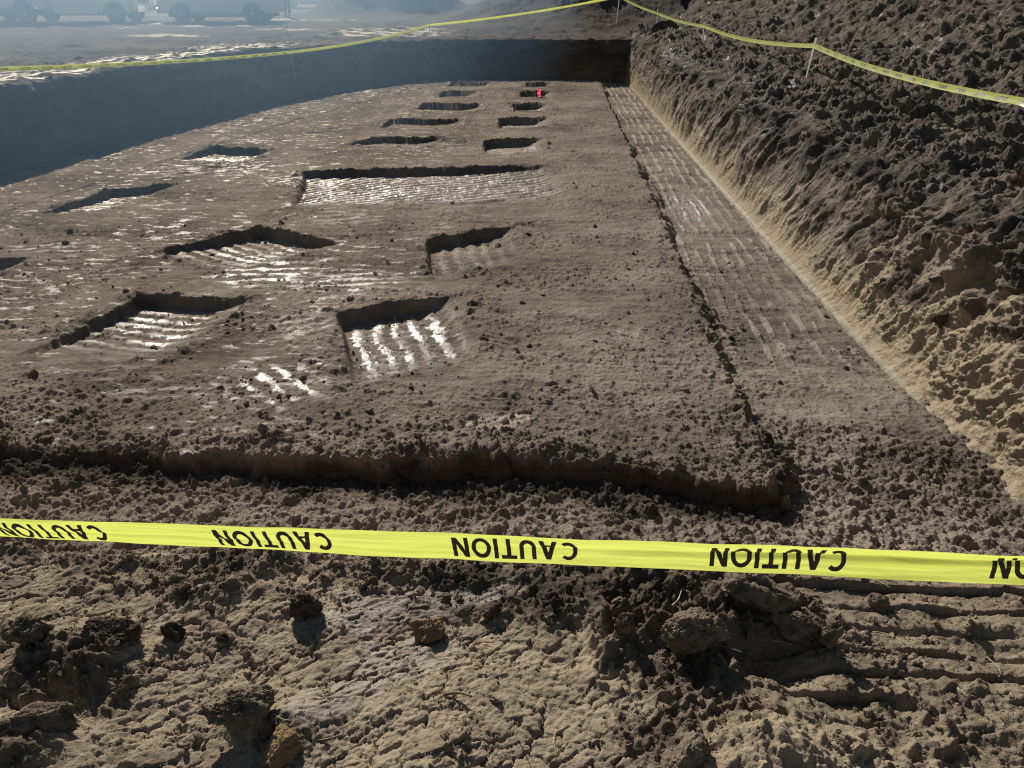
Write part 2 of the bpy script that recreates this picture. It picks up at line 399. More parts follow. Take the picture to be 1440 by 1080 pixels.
    speck = sst(.46, .80, fbm(x * 3.5, y * 11, 4, 155, .6) + .35 * perlin(x * .7, y * .5, 156)) * sst(.8, -2.5, x) * plat
    wet = np.maximum(wet, speck * .62)
    # trench on the right: bucket-tooth lines along it, broken by cross ridges
    tr = sst(1.55, 1.65, x) * sst(4.3, 7.5, y)
    s1 = .5 + .5 * np.cos(6.283 * (x + .05 * perlin(x * 2, y * .8, 161)) / .155); s1 = s1 * (.55 + .6 * np.clip(.5 + fbm(x * 4, y * 1.1, 3, 166), 0, 1))
    s2 = .5 + .5 * np.cos(6.283 * (y + .30 * perlin(x * 1.2, y * .7, 162)) / .66)
    lines = sst(.55, .8, s1 + .25 * fbm(x * 9, y * 3.5, 3, 163))
    gate = sst(-.25, .2, perlin(x * .7, y * .45, 164) + .15)
    z = z + tr * (.014 * lines - .018 * sst(.6, .95, s2) * gate - .5 * .02)
    cl_t = tr * lines * (1 - .7 * sst(.5, .9, s2)) * (.45 + .55 * gate)
    pud = sst(.35, .75, gauss(x, y, 2.1, 11.2, .35, .9) + .3 * fbm(x * 5, y * 5, 3, 165))
    wet = np.maximum(wet, tr * (.25 * lines * gate + .6 * pud))
    smooth_ = np.clip(np.maximum(wet * 1.1, .55 * tr), 0, 1)
    z = z + cz * (1 - .72 * smooth_) * (1 - .4 * shade) + berm * (.015 + clods(x, y, .09, .6, 171) * .55)
    # crumbly corner and strip in front of the platform
    fr = sst(.35, -.1, sd) * sst(5.4, 4.5, y)
    z = z + fr * (clods(x, y, .11, .4, 172) * .45 + clods(x, y, .05, .6, 173) * .55)
    corner = gauss(x, y, 1.75, 4.05, .6, .5)
    z = z + corner * (clods(x, y, .085, .75, 175) * .6) + .05 * gauss(x, y, -1.9, 4.45, .25, .1) + .04 * gauss(x, y, 2.1, 5.0, .35, .12) + .05 * gauss(x, y, .15, 4.35, .2, .08)
    z = z + .04 * gauss(x, y, -.55, 4.32, .9, .10) + .03 * gauss(x, y, -.5, 6.3, .12, .6, .2) + clods(x, y, .12, .7, 176) * .6 * gauss(x, y, -.6, 6.9, .3, .4) + clods(x, y, .12, .7, 178) * .6 * gauss(x, y, -2.35, 6.5, .35, .4)
    moist_shade = .45 + .35 * fbm(x * .8, y * .8, 3, 181) + .15 * fbm(x * 3, y * 3, 3, 182) - .16 * strk_ - .15 * gauss(x, y, 0, 12, 5, 8) + .22 * (1 - plat) * sst(9, 5, y) * 0
    moist_shade = moist_shade + .3 * sst(.05, -.25, sd) * sst(3.9, 4.4, y) * sst(6, 4.6, y) * sst(1.75, 1.4, x) - .42 * sst(3.95, 3.6, y) + .1 * berm
    clay = np.clip(.75 * cl_t + .8 * sst(.35, .8, gauss(x, y, -.28, 4.72, .3, .14, .3) + .3 * fbm(x * 8, y * 8, 3, 183)) + .35 * gauss(x, y, .78, 6.3, .2, .15), 0, 1)
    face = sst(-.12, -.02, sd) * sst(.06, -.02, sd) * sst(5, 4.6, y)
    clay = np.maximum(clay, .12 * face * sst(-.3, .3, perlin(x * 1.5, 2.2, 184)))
    moist_shade = moist_shade + .8 * sst(-.30, -.1, sd) * sst(.03, -.03, sd) * sst(5, 4.6, y) * sst(3.6, 3.8, y) * sst(1.75, 1.5, x)  # shade painted into the colour of the step face and its foot
    return z, np.clip(moist_shade, 0, 1), clay, np.clip(wet, 0, 1)

rows = [2.0]
while rows[-1] < 27.2: rows.append(rows[-1] + .0085 * max(1, rows[-1] / 4) ** 1.25)
rows = np.array(rows)
u = np.linspace(0, 1, 1150)
XL = np.interp(rows, [2, 3.3, 13, 27.2], [-9.5, -4.6, -9.6, -9.6]); XL = np.minimum(XL, -4.6)
XL = np.interp(rows, [2, 3.3, 5, 8, 13, 27.2], [-4.4, -5.0, -6.0, -7.6, -9.6, -9.6])
XR = np.full_like(rows, 3.5)
X = XL[:, None] + (XR - XL)[:, None] * u[None, :]; Y = np.repeat(rows[:, None], len(u), 1)
Z, mo, cl, we = pit_floor(X, Y)
sheet('pit_floor', X, Y, Z, M_floor, dict(moist_shade=mo, clay=cl, wet=we))
# coarser floor continuing to the left, outside the fine sheet
u2 = np.linspace(0, 1, 90); r2 = rows[::8]
XL2 = np.interp(r2, rows, XL)
X = -11.5 + (XL2[:, None] + .02 + 11.5) * u2[None, :]; Y = np.repeat(r2[:, None], len(u2), 1)
Z, mo, cl, we = pit_floor(X, Y)
sheet('pit_floor', X, Y, Z - .012, M_floor, dict(moist_shade=mo, clay=cl, wet=we))

def zfloor(x, y): return float(pit_floor(np.array([[x]]), np.array([[y]]))[0][0, 0])

# ---------------------------------------------------------------- right cut bank and spoil heap
def xbase(y): return np.interp(y, [2, 4, 7, 12, 26, 40], [3.00, 2.96, 2.85, 2.74, 2.52, 2.48])
PN = [(0, -1.44), (.02, -1.31), (.12, -1.28), (.15, -1.20), (.20, -1.0), (.30, -.66), (.42, -.34), (.56, -.13), (.85, .0), (1.4, .06), (2.1, .16), (3.2, .50), (4.5, 1.15), (6, 1.9), (9, 3.3), (13, 4.6), (20, 5.2), (34, 5.2)]
PF = [(0, -1.44), (.01, -1.31), (.03, -1.28), (.04, -1.2), (.07, -.95), (.12, -.6), (.19, -.3), (.30, -.1), (.60, .02), (1.1, .10), (1.8, .28), (2.8, .75), (4.2, 1.6), (6, 2.4), (9, 3.6), (13, 4.6), (20, 5.2), (34, 5.2)]
sN = np.concatenate([[0], np.cumsum(np.hypot(np.diff([p[0] for p in PN]), np.diff([p[1] for p in PN])))])
PNa = np.array(PN); PFa = np.array(PF)
sk = [0.]; d = .011
while sk[-1] < sN[-1]:
    sk.append(sk[-1] + d)
    if sk[-1] > 3.2: d *= 1.012
sk = np.array(sk)
def smooth1(a, k=9):
    p = np.pad(a, k, mode='edge'); ker = np.hanning(2 * k + 1); ker /= ker.sum(); return np.convolve(p, ker, 'valid')
def prof(P): return smooth1(np.interp(sk, sN, P[:, 0])), smooth1(np.interp(sk, sN, P[:, 1]))
nx_, nz_ = prof(PNa); fx_, fz_ = prof(PFa)
hr = [1.2]
while hr[-1] < 44: hr.append(hr[-1] + .010 * max(1, hr[-1] / 4.5) ** 1.12)
hr = np.array(hr)
f = sst(6, 24, hr)[:, None]
DX = nx_[None] * (1 - f) + fx_[None] * f; DZ = nz_[None] * (1 - f) + fz_[None] * f
S = np.repeat(sk[None], len(hr), 0); YY = np.repeat(hr[:, None], len(sk), 1)
X0 = xbase(hr)[:, None] + DX
# normals of the profile
tx = np.gradient(DX, axis=1); tz = np.gradient(DZ, axis=1); tl = np.hypot(tx, tz) + 1e-9
NX, NZ = -tz / tl, tx / tl
low = sst(.75, .35, S)                                      # clean cut band low down
loose = sst(1.42, 1.85, S + .22 * fbm(YY * .8, S * .8, 3, 201))
disp = .10 * fbm(YY * .7, S * .7, 3, 202) * sst(.3, 1.2, S) + .22 * fbm(YY * .28, S * .28, 3, 203) * sst(2.4, 5, S)
# shovel smears on the shoulder: grooves running up the bank, leaning along it
ql = YY + .55 * S + .08 * fbm(YY * 1.1, S * 1.1, 2, 204)
ql = ql + .05 * perlin(YY * 4, S * 5, 230)
gro = 1 - np.abs(perlin(ql * 3.2, S * 1.3, 205)); gro2 = 1 - np.abs(perlin(ql * 11, S * 3.4, 206))
shoulder = sst(.25, .7, S) * sst(2.6, 1.5, S)
lipn = sst(1.1, 1.3, S) * sst(1.75, 1.4, S)
disp = disp + .022 * sst(.2, .4, S) * sst(1.35, 1.05, S) * (np.floor(2.2 * perlin(ql * 4.2, S * .7, 267) + .35 * perlin(ql * 17, S * 2.2, 268)) * .55 + perlin(ql * 9, S * 1.6, 269) * .6)
disp = disp + .06 * lipn * (fbm(YY * 2.5, S * .6, 3, 260)) + clods(YY, S, .2, .55, 261, .4) * .7 * lipn
disp = disp + shoulder * (.07 * (gro - .6) + .05 * (gro2 - .6)) * (1 - .55 * sst(12, 5, YY)) * (.5 + .7 * np.clip(.5 + fbm(YY * .8, S * 1.2, 2, 231), 0, 1))
disp = disp + .03 * low * (1 - np.abs(perlin(YY * 2.2, S * .8, 207)) - .6) + .008 * low * perlin(YY * 14, S * 3, 208) + .010 * fbm(YY * 6, S * 6, 3, 209) * sst(.2, .5, S)
disp = disp + sst(.12, .2, S) * sst(.5, .2, S) * .02 * fbm(YY * 5, S * 12, 3, 218) * sst(10, 5, YY)
mid = .75 * sst(.7, 1.25, S) * (1 - .45 * loose) * (1 + .5 * sst(9, 5, YY))
disp = disp + mid * (clods(ql, S * .75, .17, .5, 210) * .5 + clods(ql, S * .75, .085, .6, 211) * .6 + clods(YY, S, .042, .6, 232) * .6) * (.6 + .7 * np.clip(fbm(YY * .9, S * .9, 2, 212), -.6, 1))
cw = S + .12 * perlin(YY * 3, S * 3, 213)
qd = YY * .8 + S * .6; qe = -YY * .6 + S * .8
lz = np.maximum(clods(qd, qe * .7, .46, .5, 214, .4) * .36, clods(qd, qe * .75, .27, .6, 215, .4) * .55)
lz = lz + clods(qd, qe * .75, .15, .7, 216, .35) * .75 + clods(YY, cw, .08, .7, 217) * .75 + clods(YY, cw, .042, .65, 219) * .7
disp = disp + loose * (1.3 * lz - .05)
nr2 = sst(10, 5.5, YY) * sst(.2, .4, S) * sst(1.9, 1.4, S)
disp = disp + nr2 * (clods(YY, S, .15, .5, 262, .4) * .5 + clods(YY, S, .07, .6, 263, .4) * .65 + clods(YY, S, .032, .65, 264) * .7 + .03 * fbm(YY * 3, S * 3, 3, 265))
near_ = .6 * sst(9, 5, YY) * sst(.55, 1.1, S)
disp = disp + near_ * (.09 * fbm(YY * 2.1, S * 2.1, 3, 240) + np.maximum(0, fbm(YY * 3.2, S * 3.6, 2, 241) - .1) * .10 - .14 * sst(.45, .75, fbm(YY * 2.6 + 3, S * 2.2, 2, 242)))
disp = disp * sst(0.03, .16, S)
HXx = X0 + NX * disp; HZz = DZ + NZ * disp
moist_shade = np.clip(.45 + .50 * loose + .22 * fbm(YY * .9, S * .9, 3, 221) + .5 * shoulder * sst(6, 14, YY) * (1 - gro) - .1 * sst(8, 4, YY) - .75 * sst(.55, .75, fbm(YY * 1.1, S * 1.3, 3, 226)) * loose * sst(9, 5, YY), 0, 1)  # besides real damp, groove hollows are darkened in colour as painted shade
clay = np.clip(sst(.95, .35, S + .30 * fbm(YY * 1.2, S * 1.0, 3, 222) - .45 * sst(9, 4.5, YY)) * .95 + .35 * shoulder * sst(.84, .96, gro2) + .35 * sst(1.9, .8, S) * sst(8, 4.5, YY) * sst(-.4, .2, fbm(YY * 1.5, S * 1.5, 3, 228)), 0, 1)
clay = np.maximum(clay, .8 * sst(.58, .78, fbm(YY * 1.3 + 4, S * 1.6, 3, 227)) * sst(8, 5, YY) * sst(3, 2, S))
moist_shade = np.clip(moist_shade + near_ * (.5 * fbm(YY * 2.4, S * 2.4, 4, 243) + .1), 0, 1) * (1 - .55 * sst(.3, .1, S))
clay = clay * (1 - near_ * .7 * sst(.1, .45, fbm(YY * 2.4, S * 2.4, 4, 243)))
streak = fbm(ql * 2.6, S * 2.0, 4, 250, .6) + .12 * perlin(ql * 12, S * 4.5, 251)
sk_ = sst(-.15, .2, streak + .75 * (np.clip(S - 1.0, -.9, 1) + .15 * sst(9, 5, YY)) - .22 * sst(9, 5, YY)) * sst(.38, .75, S)
moist_shade = np.clip(np.maximum(moist_shade * .8, .8 * sk_ * (1 - .25 * loose)) + .3 * lipn * sst(-.2, .3, fbm(YY * 1.5, S * 3, 3, 266)), 0, 1); clay = clay * (1 - .85 * sk_)
moist_shade = moist_shade - .35 * loose * np.clip(fbm(YY * 3, S * 3, 3, 252), 0, 1)
clay = np.maximum(clay, sst(.05, .09, S) * sst(.22, .16, S)); moist_shade = moist_shade * (1 - sst(.05, .09, S) * sst(.22, .16, S))  # smooth clay foot ledge, its sunlit brightness put into colour and gloss
wet = .4 * sst(.07, .12, S) * sst(.2, .16, S) + np.clip(.55 * shoulder * sst(.86, .97, gro2) * sst(0, .3, perlin(YY * 1.1, S, 224)) * sst(5, 9, YY) + .55 * sst(.70, .82, fbm(YY * 2.3, S * 2.8, 3, 225)) * loose, 0, 1)
sheet('spoil_bank', HXx, YY, HZz, M_wall, dict(moist_shade=moist_shade, clay=clay, wet=wet), flip=True)
del gro, gro2, lz, disp, cw, ql

def zheap(x, y):
    j = int(np.argmin(np.abs(hr - y))); o = np.argsort(HXx[j]); return float(np.interp(x, HXx[j][o], HZz[j][o]))

# ---------------------------------------------------------------- left / far pit wall and the field behind
PATH = [(-11.0, 1.2), (-9.9, 8), (-9.08, 13), (-8.3, 16.5), (-7.35, 21.6), (-6.3, 23.2), (-4.9, 25.2), (-3.6, 26.3), (-1, 26.45), (2.6, 26.6), (5.2, 26.7)]
pp = np.array(PATH); cum = np.concatenate([[0], np.cumsum(np.hypot(*np.diff(pp, axis=0).T))])
tt = np.linspace(0, cum[-1], 900)
px = smooth1(np.interp(tt, cum, pp[:, 0]), 22); py = smooth1(np.interp(tt, cum, pp[:, 1]), 22)
dxp = smooth1(np.gradient(px), 40); dyp = smooth1(np.gradient(py), 40); ln = np.hypot(dxp, dyp); onx, ony = -dyp / ln, dxp / ln   # outward (left of travel)
vs = [0.]; d = .03
while vs[-1] < 420:
    vs.append(vs[-1] + d)
    if vs[-1] > 2.1: d *= 1.02
vs = np.array(vs)
WP = [(0, 0, -1.46), (.25, .01, -1.2), (.9, .05, -.55), (1.3, .09, -.16), (1.45, .16, -.05), (1.6, .28, 0), (2.0, .68, 0), (420, 419, 0)]
wp = np.array(WP)
wo = np.interp(vs, wp[:, 0], wp[:, 1]); wz = np.interp(vs, wp[:, 0], wp[:, 2])
T = np.repeat(tt[:, None], len(vs), 1); V = np.repeat(vs[None], len(tt), 0)
wall = sst(1.75, 1.35, V)
rag = .05 * fbm(T * 3.1, V * 1.6, 4, 305, .6) * wall + .09 * clods(T, V, .5, .6, 306) * wall + .045 * (1 - np.abs(perlin(T * 2.6, V * .8, 307))) * wall + .10 * fbm(T * .7, T * 0 + 2.2, 3, 301) * sst(.3, 1.2, V) + .05 * perlin(T * 3, V * 1.4, 302) * wall + .03 * (1 - np.abs(perlin(T * 4.2, V * .5, 303))) * wall
off = wo[None] + rag * sst(60, 3, V)
FX = px[:, None] + onx[:, None] * off; FY = py[:, None] + ony[:, None] * off
farf = sst(20.5, 25, FY) * sst(9, 0, np.abs(FX + .5))
FZ = np.repeat(wz[None], len(tt), 0) - .10 * sst(1.0, 1.7, V) * sst(8, 3, V) * sst(19, 24, T) + .03 * fbm(FX * 1.6, FY * 1.6, 4, 304) * sst(.2, 1.6, V)
def mound(x, y):
    m = 3.6 * sst(-5.5, 3.5, x + .35 * (y - 30) * 0 + .8 * perlin(x * .25, y * .25, 311)) * sst(28.2, 39, y + .6 * perlin(x * .4, 1.1, 312)) * sst(70, 52, y) * sst(70, 20, x)
    m = m + 1.9 * gauss(x, y, -8.9, 42.5, 1.7, 2.2) + 1.6 * gauss(x, y, -6.6, 41.8, 1.4, 1.8) + .9 * gauss(x, y, -10.2, 42.3, 1.0, 1.6) + .8 * gauss(x, y, -5.0, 41.0, .9, 1.4)
    return m
mm = mound(FX, FY); up = sst(1.7, 4.5, V)
FZ = FZ + mm * up
FZ = FZ + sst(.2, .9, mm) * up * (clods(FX, FY, .9, .6, 315, .35) * .4 + clods(FX, FY, .42, .6, 316, .35) * .45)
out = sst(1.5, 1.75, V)
FZ = FZ + out * sst(40, 15, V) * (clods(FX, FY, .4, .3, 317) * .22 + clods(FX, FY, .18, .4, 318) * .35)
FZ = FZ + .10 * gauss(T, V, 15, 2.5, 9, .8) + .25 * gauss(T, V, 12, 4.2, 8, 1.0) * 0
# gleaming smeared strip along the rim, crawler prints by the corner
rim = sst(1.45, 1.62, V) * sst(2.75, 2.0, V + .35 * fbm(T * .5, V, 3, 321)) * sst(25, 20.5, T)
strk = sst(.40, .62, .5 + .5 * np.cos(6.283 * (V * 1.0 + T * .22 + .15 * perlin(T * 2, V * 2, 323)) / .24) + .55 * fbm(T * 2.2, V * 5, 3, 324))
wet = rim * strk * .62
tk = sst(.3, .7, gauss(FX, FY, -5.5, 29.0, 2.6, 2.6) + .1 * fbm(FX, FY, 2, 325))
q = (FX * .55 + FY * .83 + .15 * perlin(FX, FY, 326)) / .85
ts = .5 + .5 * np.cos(6.283 * q)
wet = np.maximum(wet, tk * sst(.5, .8, ts + .5 * fbm(FX * 2, FY * 2, 3, 327)) * .5)
FZ = FZ + tk * .05 * (ts - .5)
for (cx, cy, rx, ry) in ((-18.2, 33.0, .9, .35), (-16.3, 32.3, 1.6, .3), (-13.2, 31.2, .9, .5), (-14.5, 32.8, 3, .25), (-11.5, 31.6, 1.2, .5), (-15.2, 30.0, .5, .3), (-9.3, 29.6, 1.3, .5), (-12.1, 26.2, 1.5, .8), (-11.0, 36.5, 3, .5)):
    g = sst(.35, .7, gauss(FX, FY, cx, cy, rx, ry) + .35 * fbm(FX * 1.5, FY * 2.5, 3, 331))
    wet = np.maximum(wet, g * .38)
moist_shade = np.clip(.62 + .25 * fbm(FX * .5, FY * .5, 3, 332) + .1 * up * sst(.1, .8, mm) - .55 * wall * sst(-.1, .5, fbm(T * .8, V * 2.2, 4, 333, .6)), 0, 1)
clay = np.clip(.5 * wall * sst(1.3, .1, V) + .0 * T + .25 * sst(.2, .6, perlin(FX * .3, FY * .3, 335)) * out * (1 - up * sst(.1, .5, mm)), 0, 1)
k = int(np.searchsorted(vs, 1.62))
sheet('pit_wall', FX[:, :k + 1], FY[:, :k + 1], FZ[:, :k + 1], M_field, dict(moist_shade=moist_shade[:, :k + 1], clay=clay[:, :k + 1], wet=wet[:, :k + 1]), flip=True)
sheet('field', FX[:, k:], FY[:, k:], FZ[:, k:], M_field, dict(moist_shade=moist_shade[:, k:], clay=clay[:, k:], wet=wet[:, k:]), flip=True)
def zfield(x, y):
    i = np.argmin((FX - x) ** 2 + (FY - y) ** 2); return float(FZ.ravel()[i])
# plain ground far out on every side, just below the worked soil
def ring_sheet():
    a = axis(-40, 40, 4, -900, 900, 1.35)
    X, Y = np.meshgrid(a, a); Z = np.full_like(X, -1.75) + .0 * X
    sheet('ground', X, Y, Z, M_field, dict(moist_shade=np.full(X.shape, .6), clay=np.zeros(X.shape), wet=np.zeros(X.shape)))
ring_sheet()

# ---------------------------------------------------------------- loose crumbs and clods
def ico(sub):
    bm = bmesh.new(); bmesh.ops.create_icosphere(bm, subdivisions=sub, radius=1)
    V = np.array([v.co[:] for v in bm.verts]); F = np.array([[v.index for v in f.verts] for f in bm.faces]); bm.free(); return V, F

def lump(V, seed, rough=.35, cuts=7, axes=(1, .85, .7), fine=0.):
    """turn a sphere into an angular lump: plane cuts plus noise"""
    r = np.random.default_rng(seed); P = V.copy()
    for _ in range(cuts):
        n = r.normal(size=3); n /= np.linalg.norm(n); d = r.uniform(.45, .85)
        ov = np.clip(P @ n - d, 0, None); P = P - np.outer(ov * .92, n)
    s = r.uniform(0, 50, 3)
    def n3(q, sd): return (perlin(q[:, 0] + s[0], q[:, 1] + s[1], sd) + perlin(q[:, 1] + s[1], q[:, 2] + s[2], sd + 1) + perlin(q[:, 2] + s[2], q[:, 0] + s[0], sd + 2)) / 1.8
    amp = rough * (.5 * n3(V * 1.4, seed) + .28 * n3(V * 3.1, seed + 3) + .16 * n3(V * 6.7, seed + 6))
    if fine:
        amp = amp + fine * (np.abs(n3(V * 9, seed + 9)) * -1.0 + .6 * np.abs(n3(V * 19, seed + 12)) + .45 * n3(V * 41, seed + 15))
    P = P * (1 + amp)[:, None] * np.array(axes)
    return P

V1, F1 = ico(2); V2, F2 = ico(3)
VARS = [lump(V1, 400 + i, .7, 6, (1, .55 + .03 * i, .42 + .025 * (i * 5 % 14))) for i in range(14)]
VARB = [lump(V2, 430 + i, .75, 7, (1, .55 + .03 * i, .42 + .025 * (i * 5 % 14)), .22) for i in range(14)]
def rotm(a, b, c): return np.array(Matrix.Rotation(a, 3, 'X') @ Matrix.Rotation(b, 3, 'Y') @ Matrix.Rotation(c, 3, 'Z'))
def scatter(name, pts, sizes, zfun, mat, moist_shade, label, sink=.25):
    n = len(pts); X = np.array([[p[0] for p in pts]]); Y = np.array([[p[1] for p in pts]])
    z, mo, _, _ = zfun(X, Y); z = z[0]; mo = mo[0]
    VV = []; FF = []; MM = []; k = 0
    for i in range(n):
        big_ = sizes[i] > .008
        P = (VARB if big_ else VARS)[i % 14] @ rotm(*rng.uniform(0, 6.28, 3)).T * sizes[i]
        P = P + np.array([X[0, i], Y[0, i], z[i] + sizes[i] * (.45 - sink * 2)])
        VV.append(P); FF.append((F2 if big_ else F1) + k); k += len(P); MM.append(np.full(len(P), np.clip(mo[i] + moist_shade + rng.uniform(-.2, .2), 0, 1)))
    me = mesh_from(name, np.concatenate(VV), np.concatenate(FF), mat, dict(moist_shade=np.concatenate(MM), clay=np.zeros(k), wet=np.zeros(k)), smooth=False)
    return tag(link(name, me), label, 'soil crumbs', kind='stuff')

n_ = 60000
x = rng.uniform(-1.55, 1.6, n_); y = rng.uniform(.95, 1.98, n_)
bank(x, y); keep = rng.uniform(size=n_) < (1 - .72 * bank.slab) * (.42 + .9 * perlin(x * 2.4, y * 2.4, 501) + .5 * perlin(x * 6, y * 6, 502))
pts = np.stack([x, y], 1)[keep][:8500]; sz = np.minimum(.020, .0020 + .0024 * rng.pareto(1.9, len(pts)))
scatter('soil_crumbs', pts, sz, bank, M_bank, .0, 'small crumbs of soil strewn over the churned foreground mud')
y = 3.3 + 6.5 * rng.uniform(size=n_) ** 1.8; x = -.75 * y - .8 + rng.uniform(size=n_) * (3.8 + .75 * y)
w_ = .25 + .7 * np.exp(-((x - 1.8) / .8) ** 2 - ((y - 4.0) / .8) ** 2) + .5 * np.exp(-((y - 4.3) / .25) ** 2) + .5 * perlin(x * 1.5, y * 1.5, 503) + .35 * (y < 4)
keep = (rng.uniform(size=n_) < w_) & (x < 3.0)
pts = np.stack([x, y], 1)[keep][:11000]; sz = np.minimum(.045, .004 + .0048 * rng.pareto(2.0, len(pts)))
scatter('soil_crumbs', pts, sz, pit_floor, M_floor, .1, 'small crumbs of soil strewn over the dug pit floor')

V5, F5 = ico(6); V4, F4 = ico(5)
def clod(loc, size, seed, label, mat, moist_shade=.6, clay=0., axes=(1, .85, .7), rot=(0, 0, 0), fine=.10, big=True, group=None, name='clod'):
    Vb, Fb = (V5, F5) if big else (V4, F4)
    P = lump(Vb, seed, .5, 8, axes, fine) @ rotm(*rot).T * size
    v = np.clip(moist_shade + .25 * perlin(P[:, 0] * 40, P[:, 1] * 40 + P[:, 2] * 40, seed), 0, 1)
    me = mesh_from(name, P, Fb, mat, dict(moist_shade=v, clay=np.full(len(P), clay), wet=np.zeros(len(P))))
    o = link(name, me); o.location = loc
    return tag(o, label, 'clod', group)

M_rust = soil('rusty_clay', dry=(.27, .19, .115), moist_shade=(.09, .064, .042), clay=(.31, .195, .09), fine=170, mid=30, bump_d=.004)
def cb(x, y, dz, *a, **k): return clod((x, y, zbank(x, y) + dz), *a, **k)
cb(-.30, 1.56, .022, .046, 601, 'rusty orange brown clod casting a dark shadow left of centre in the foreground', M_rust, .30, .35, (1, .8, .95), (0, 0, .3))
cb(-.575, 1.165, .015, .050, 602, 'rusty tan clod at the bottom edge of the photo, left of centre', M_rust, .15, .45, (1.1, .8, .8), (0, 0, 1.2))
cb(-.655, 1.60, .028, .050, 603, 'dark wet clod in shadow just under the tape, left of the rusty orange clod', M_bank, .85, 0, (1.0, .7, .95), (.2, .3, .1))
cb(.60, 1.655, .055, .105, 604, 'largest brown clod with a smooth flat face, overhanging a dark hollow', M_bank, .68, .15, (1.05, .62, .62), (.35, .25, -.35), .06)
cb(.72, 1.575, .035, .072, 605, 'brown clod slumped against the right side of the largest clod', M_bank, .68, .1, (1.1, .7, .6), (.5, .1, -.4), .08)
cb(.42, 1.50, .040, .085, 606, 'crumbly dark brown clod below and left of the largest clod', M_bank, .55, 0, (1.05, .75, .75), (0, .2, .2), .13)
cb(.785, 1.535, .050, .046, 607, 'upright jagged clod throwing a long shadow beside the crawler prints', M_bank, .55, 0, (.6, .6, 1.35), (.1, .25, 0), .14)
cb(-1.13, 1.46, .030, .062, 608, 'dark clod with a spiky top standing at left foreground', M_bank, .8, 0, (1.1, .8, .85), (0, .1, .4), .12)
cb(-.99, 1.50, .010, .036, 609, 'small dark squarish clod on smooth clay right of the spiky clod', M_bank, .9, 0, (.9, .6, 1.0), (.1, 0, .1), .05, False)
cb(-1.34, 1.43, .020, .060, 610, 'dark clod cut by the left edge of the photo', M_bank, .75, 0, (1, .8, .7), (0, 0, .8), .12)
cb(-.85, 1.50, .004, .022, 611, 'flat little dark clod on smooth clay in the middle of the left foreground', M_bank, .9, 0, (1, .7, .6), (0, 0, .2), .05, False)
cb(-.13, 1.64, .018, .034, 612, 'dark clod under the tape right of the rusty orange clod', M_bank, .85, 0, (1.2, .8, .8), (0, 0, .2), .1, False)
cb(.24, 1.54, .022, .040, 613, 'narrow dark clod with shadow left of the crumbly brown clod', M_bank, .7, 0, (.7, .6, 1.2), (.1, 0, .2), .12, False)
cb(-.70, 1.235, .015, .068, 614, 'crumbly brown clod half sunk near the bottom left of the photo', M_bank, .55, 0, (1.2, .8, .6), (0, 0, .4), .13)
cb(-1.16, 1.17, .01, .07, 615, 'broad dark clod in the bottom left corner', M_bank, .65, 0, (1.4, .7, .6), (0, .1, .2), .12)
cb(.98, 1.70, .012, .032, 616, 'lone small clod with a triangular shadow on the crawler prints', M_bank, .6, 0, (1, .8, .9), (0, 0, .2), .1, False)
cb(.35, 1.15, .012, .045, 617, 'brown clod beside the dark gap at the bottom of the photo', M_bank, .5, 0, (1, .8, .8), (0, 0, .9), .12, False)
def ch(x, y, dz, *a, **k): return clod((x, y, zheap(x, y) + dz), *a, **k)
ch(3.9, 12.4, .02, .19, 631, 'squarish dark clod directly below the taped lath on the spoil bank', M_wall, .95, 0, (.8, .7, 1.1), (0, 0, .4), .03, False)
ch(3.55, 25.6, .05, .42, 632, 'big squarish dark clod below the lath at the far end of the right bank', M_wall, .95, 0, (1.1, .7, .8), (0, 0, .1), .03, False)
ch(3.17, 5.75, .03, .11, 633, 'dark clod lodged in the tan slope of the right bank', M_wall, .95, 0, (1, .7, 1), (.2, 0, .3), .05, False)
ch(4.38, 9.4, .06, .2, 634, 'rounded dark clod on the spoil bank right of the taped lath', M_wall, .9, 0, (1.2, .8, .9), (0, 0, .2), .1, False)
ch(3.9, 6.35, .06, .17, 635, 'large grey clod with a smooth face at the right edge of the photo', M_wall, .75, 0, (1.1, .7, 1.0), (.2, .2, .3), .06, False)

# ---------------------------------------------------------------- straw, root, twig
M_straw = simple('dry_straw', (.62, .50, .30), .8, noise=.3, scale=60)
M_twig = simple('twig_bark', (.20, .125, .08), .85, noise=.3, scale=80)
def tube(points, radii, n=6):
    bm = bmesh.new(); rings = []
    for i, p in enumerate(points):
        p = Vector(p); a = Vector(points[max(0, i - 1)]); b = Vector(points[min(len(points) - 1, i + 1)]); t = (b - a).normalized()
        s = t.orthogonal().normalized(); s2 = t.cross(s)
        rings.append([bm.verts.new(p + (s * math.cos(6.283 * k / n) + s2 * math.sin(6.283 * k / n)) * radii[i]) for k in range(n)])
    for r0, r1 in zip(rings, rings[1:]):
        for k in range(n): bm.faces.new((r0[k], r0[(k + 1) % n], r1[(k + 1) % n], r1[k]))
    bm.faces.new(rings[0][::-1]); bm.faces.new(rings[-1]); return bm
def stick(name, x, y, L, ang, r, mat, label, cat, bend=.1, lift=.2, group=None, taper=.4):
    z0 = zbank(x, y); pts = []; rad = []
    for i in range(7):
        t = i / 6; s = (t - .5) * L
        pts.append((s * math.cos(ang) - bend * L * math.sin(math.pi * t) * math.sin(ang), s * math.sin(ang) + bend * L * math.sin(math.pi * t) * math.cos(ang), lift * L * t))
        rad.append(r * (1 - taper * t))
    o = bm_obj(name, tube(pts, rad), mat, smooth=True); o.location = (x, y, z0 + r * .8 + .002)
    return tag(o, label, cat, group)
stick('dry_root', .385, 1.665, .085, .75, .0038, M_straw, 'pale curved root with a thick lower end, left of the largest clod', 'root', -.18, .35, taper=.75)
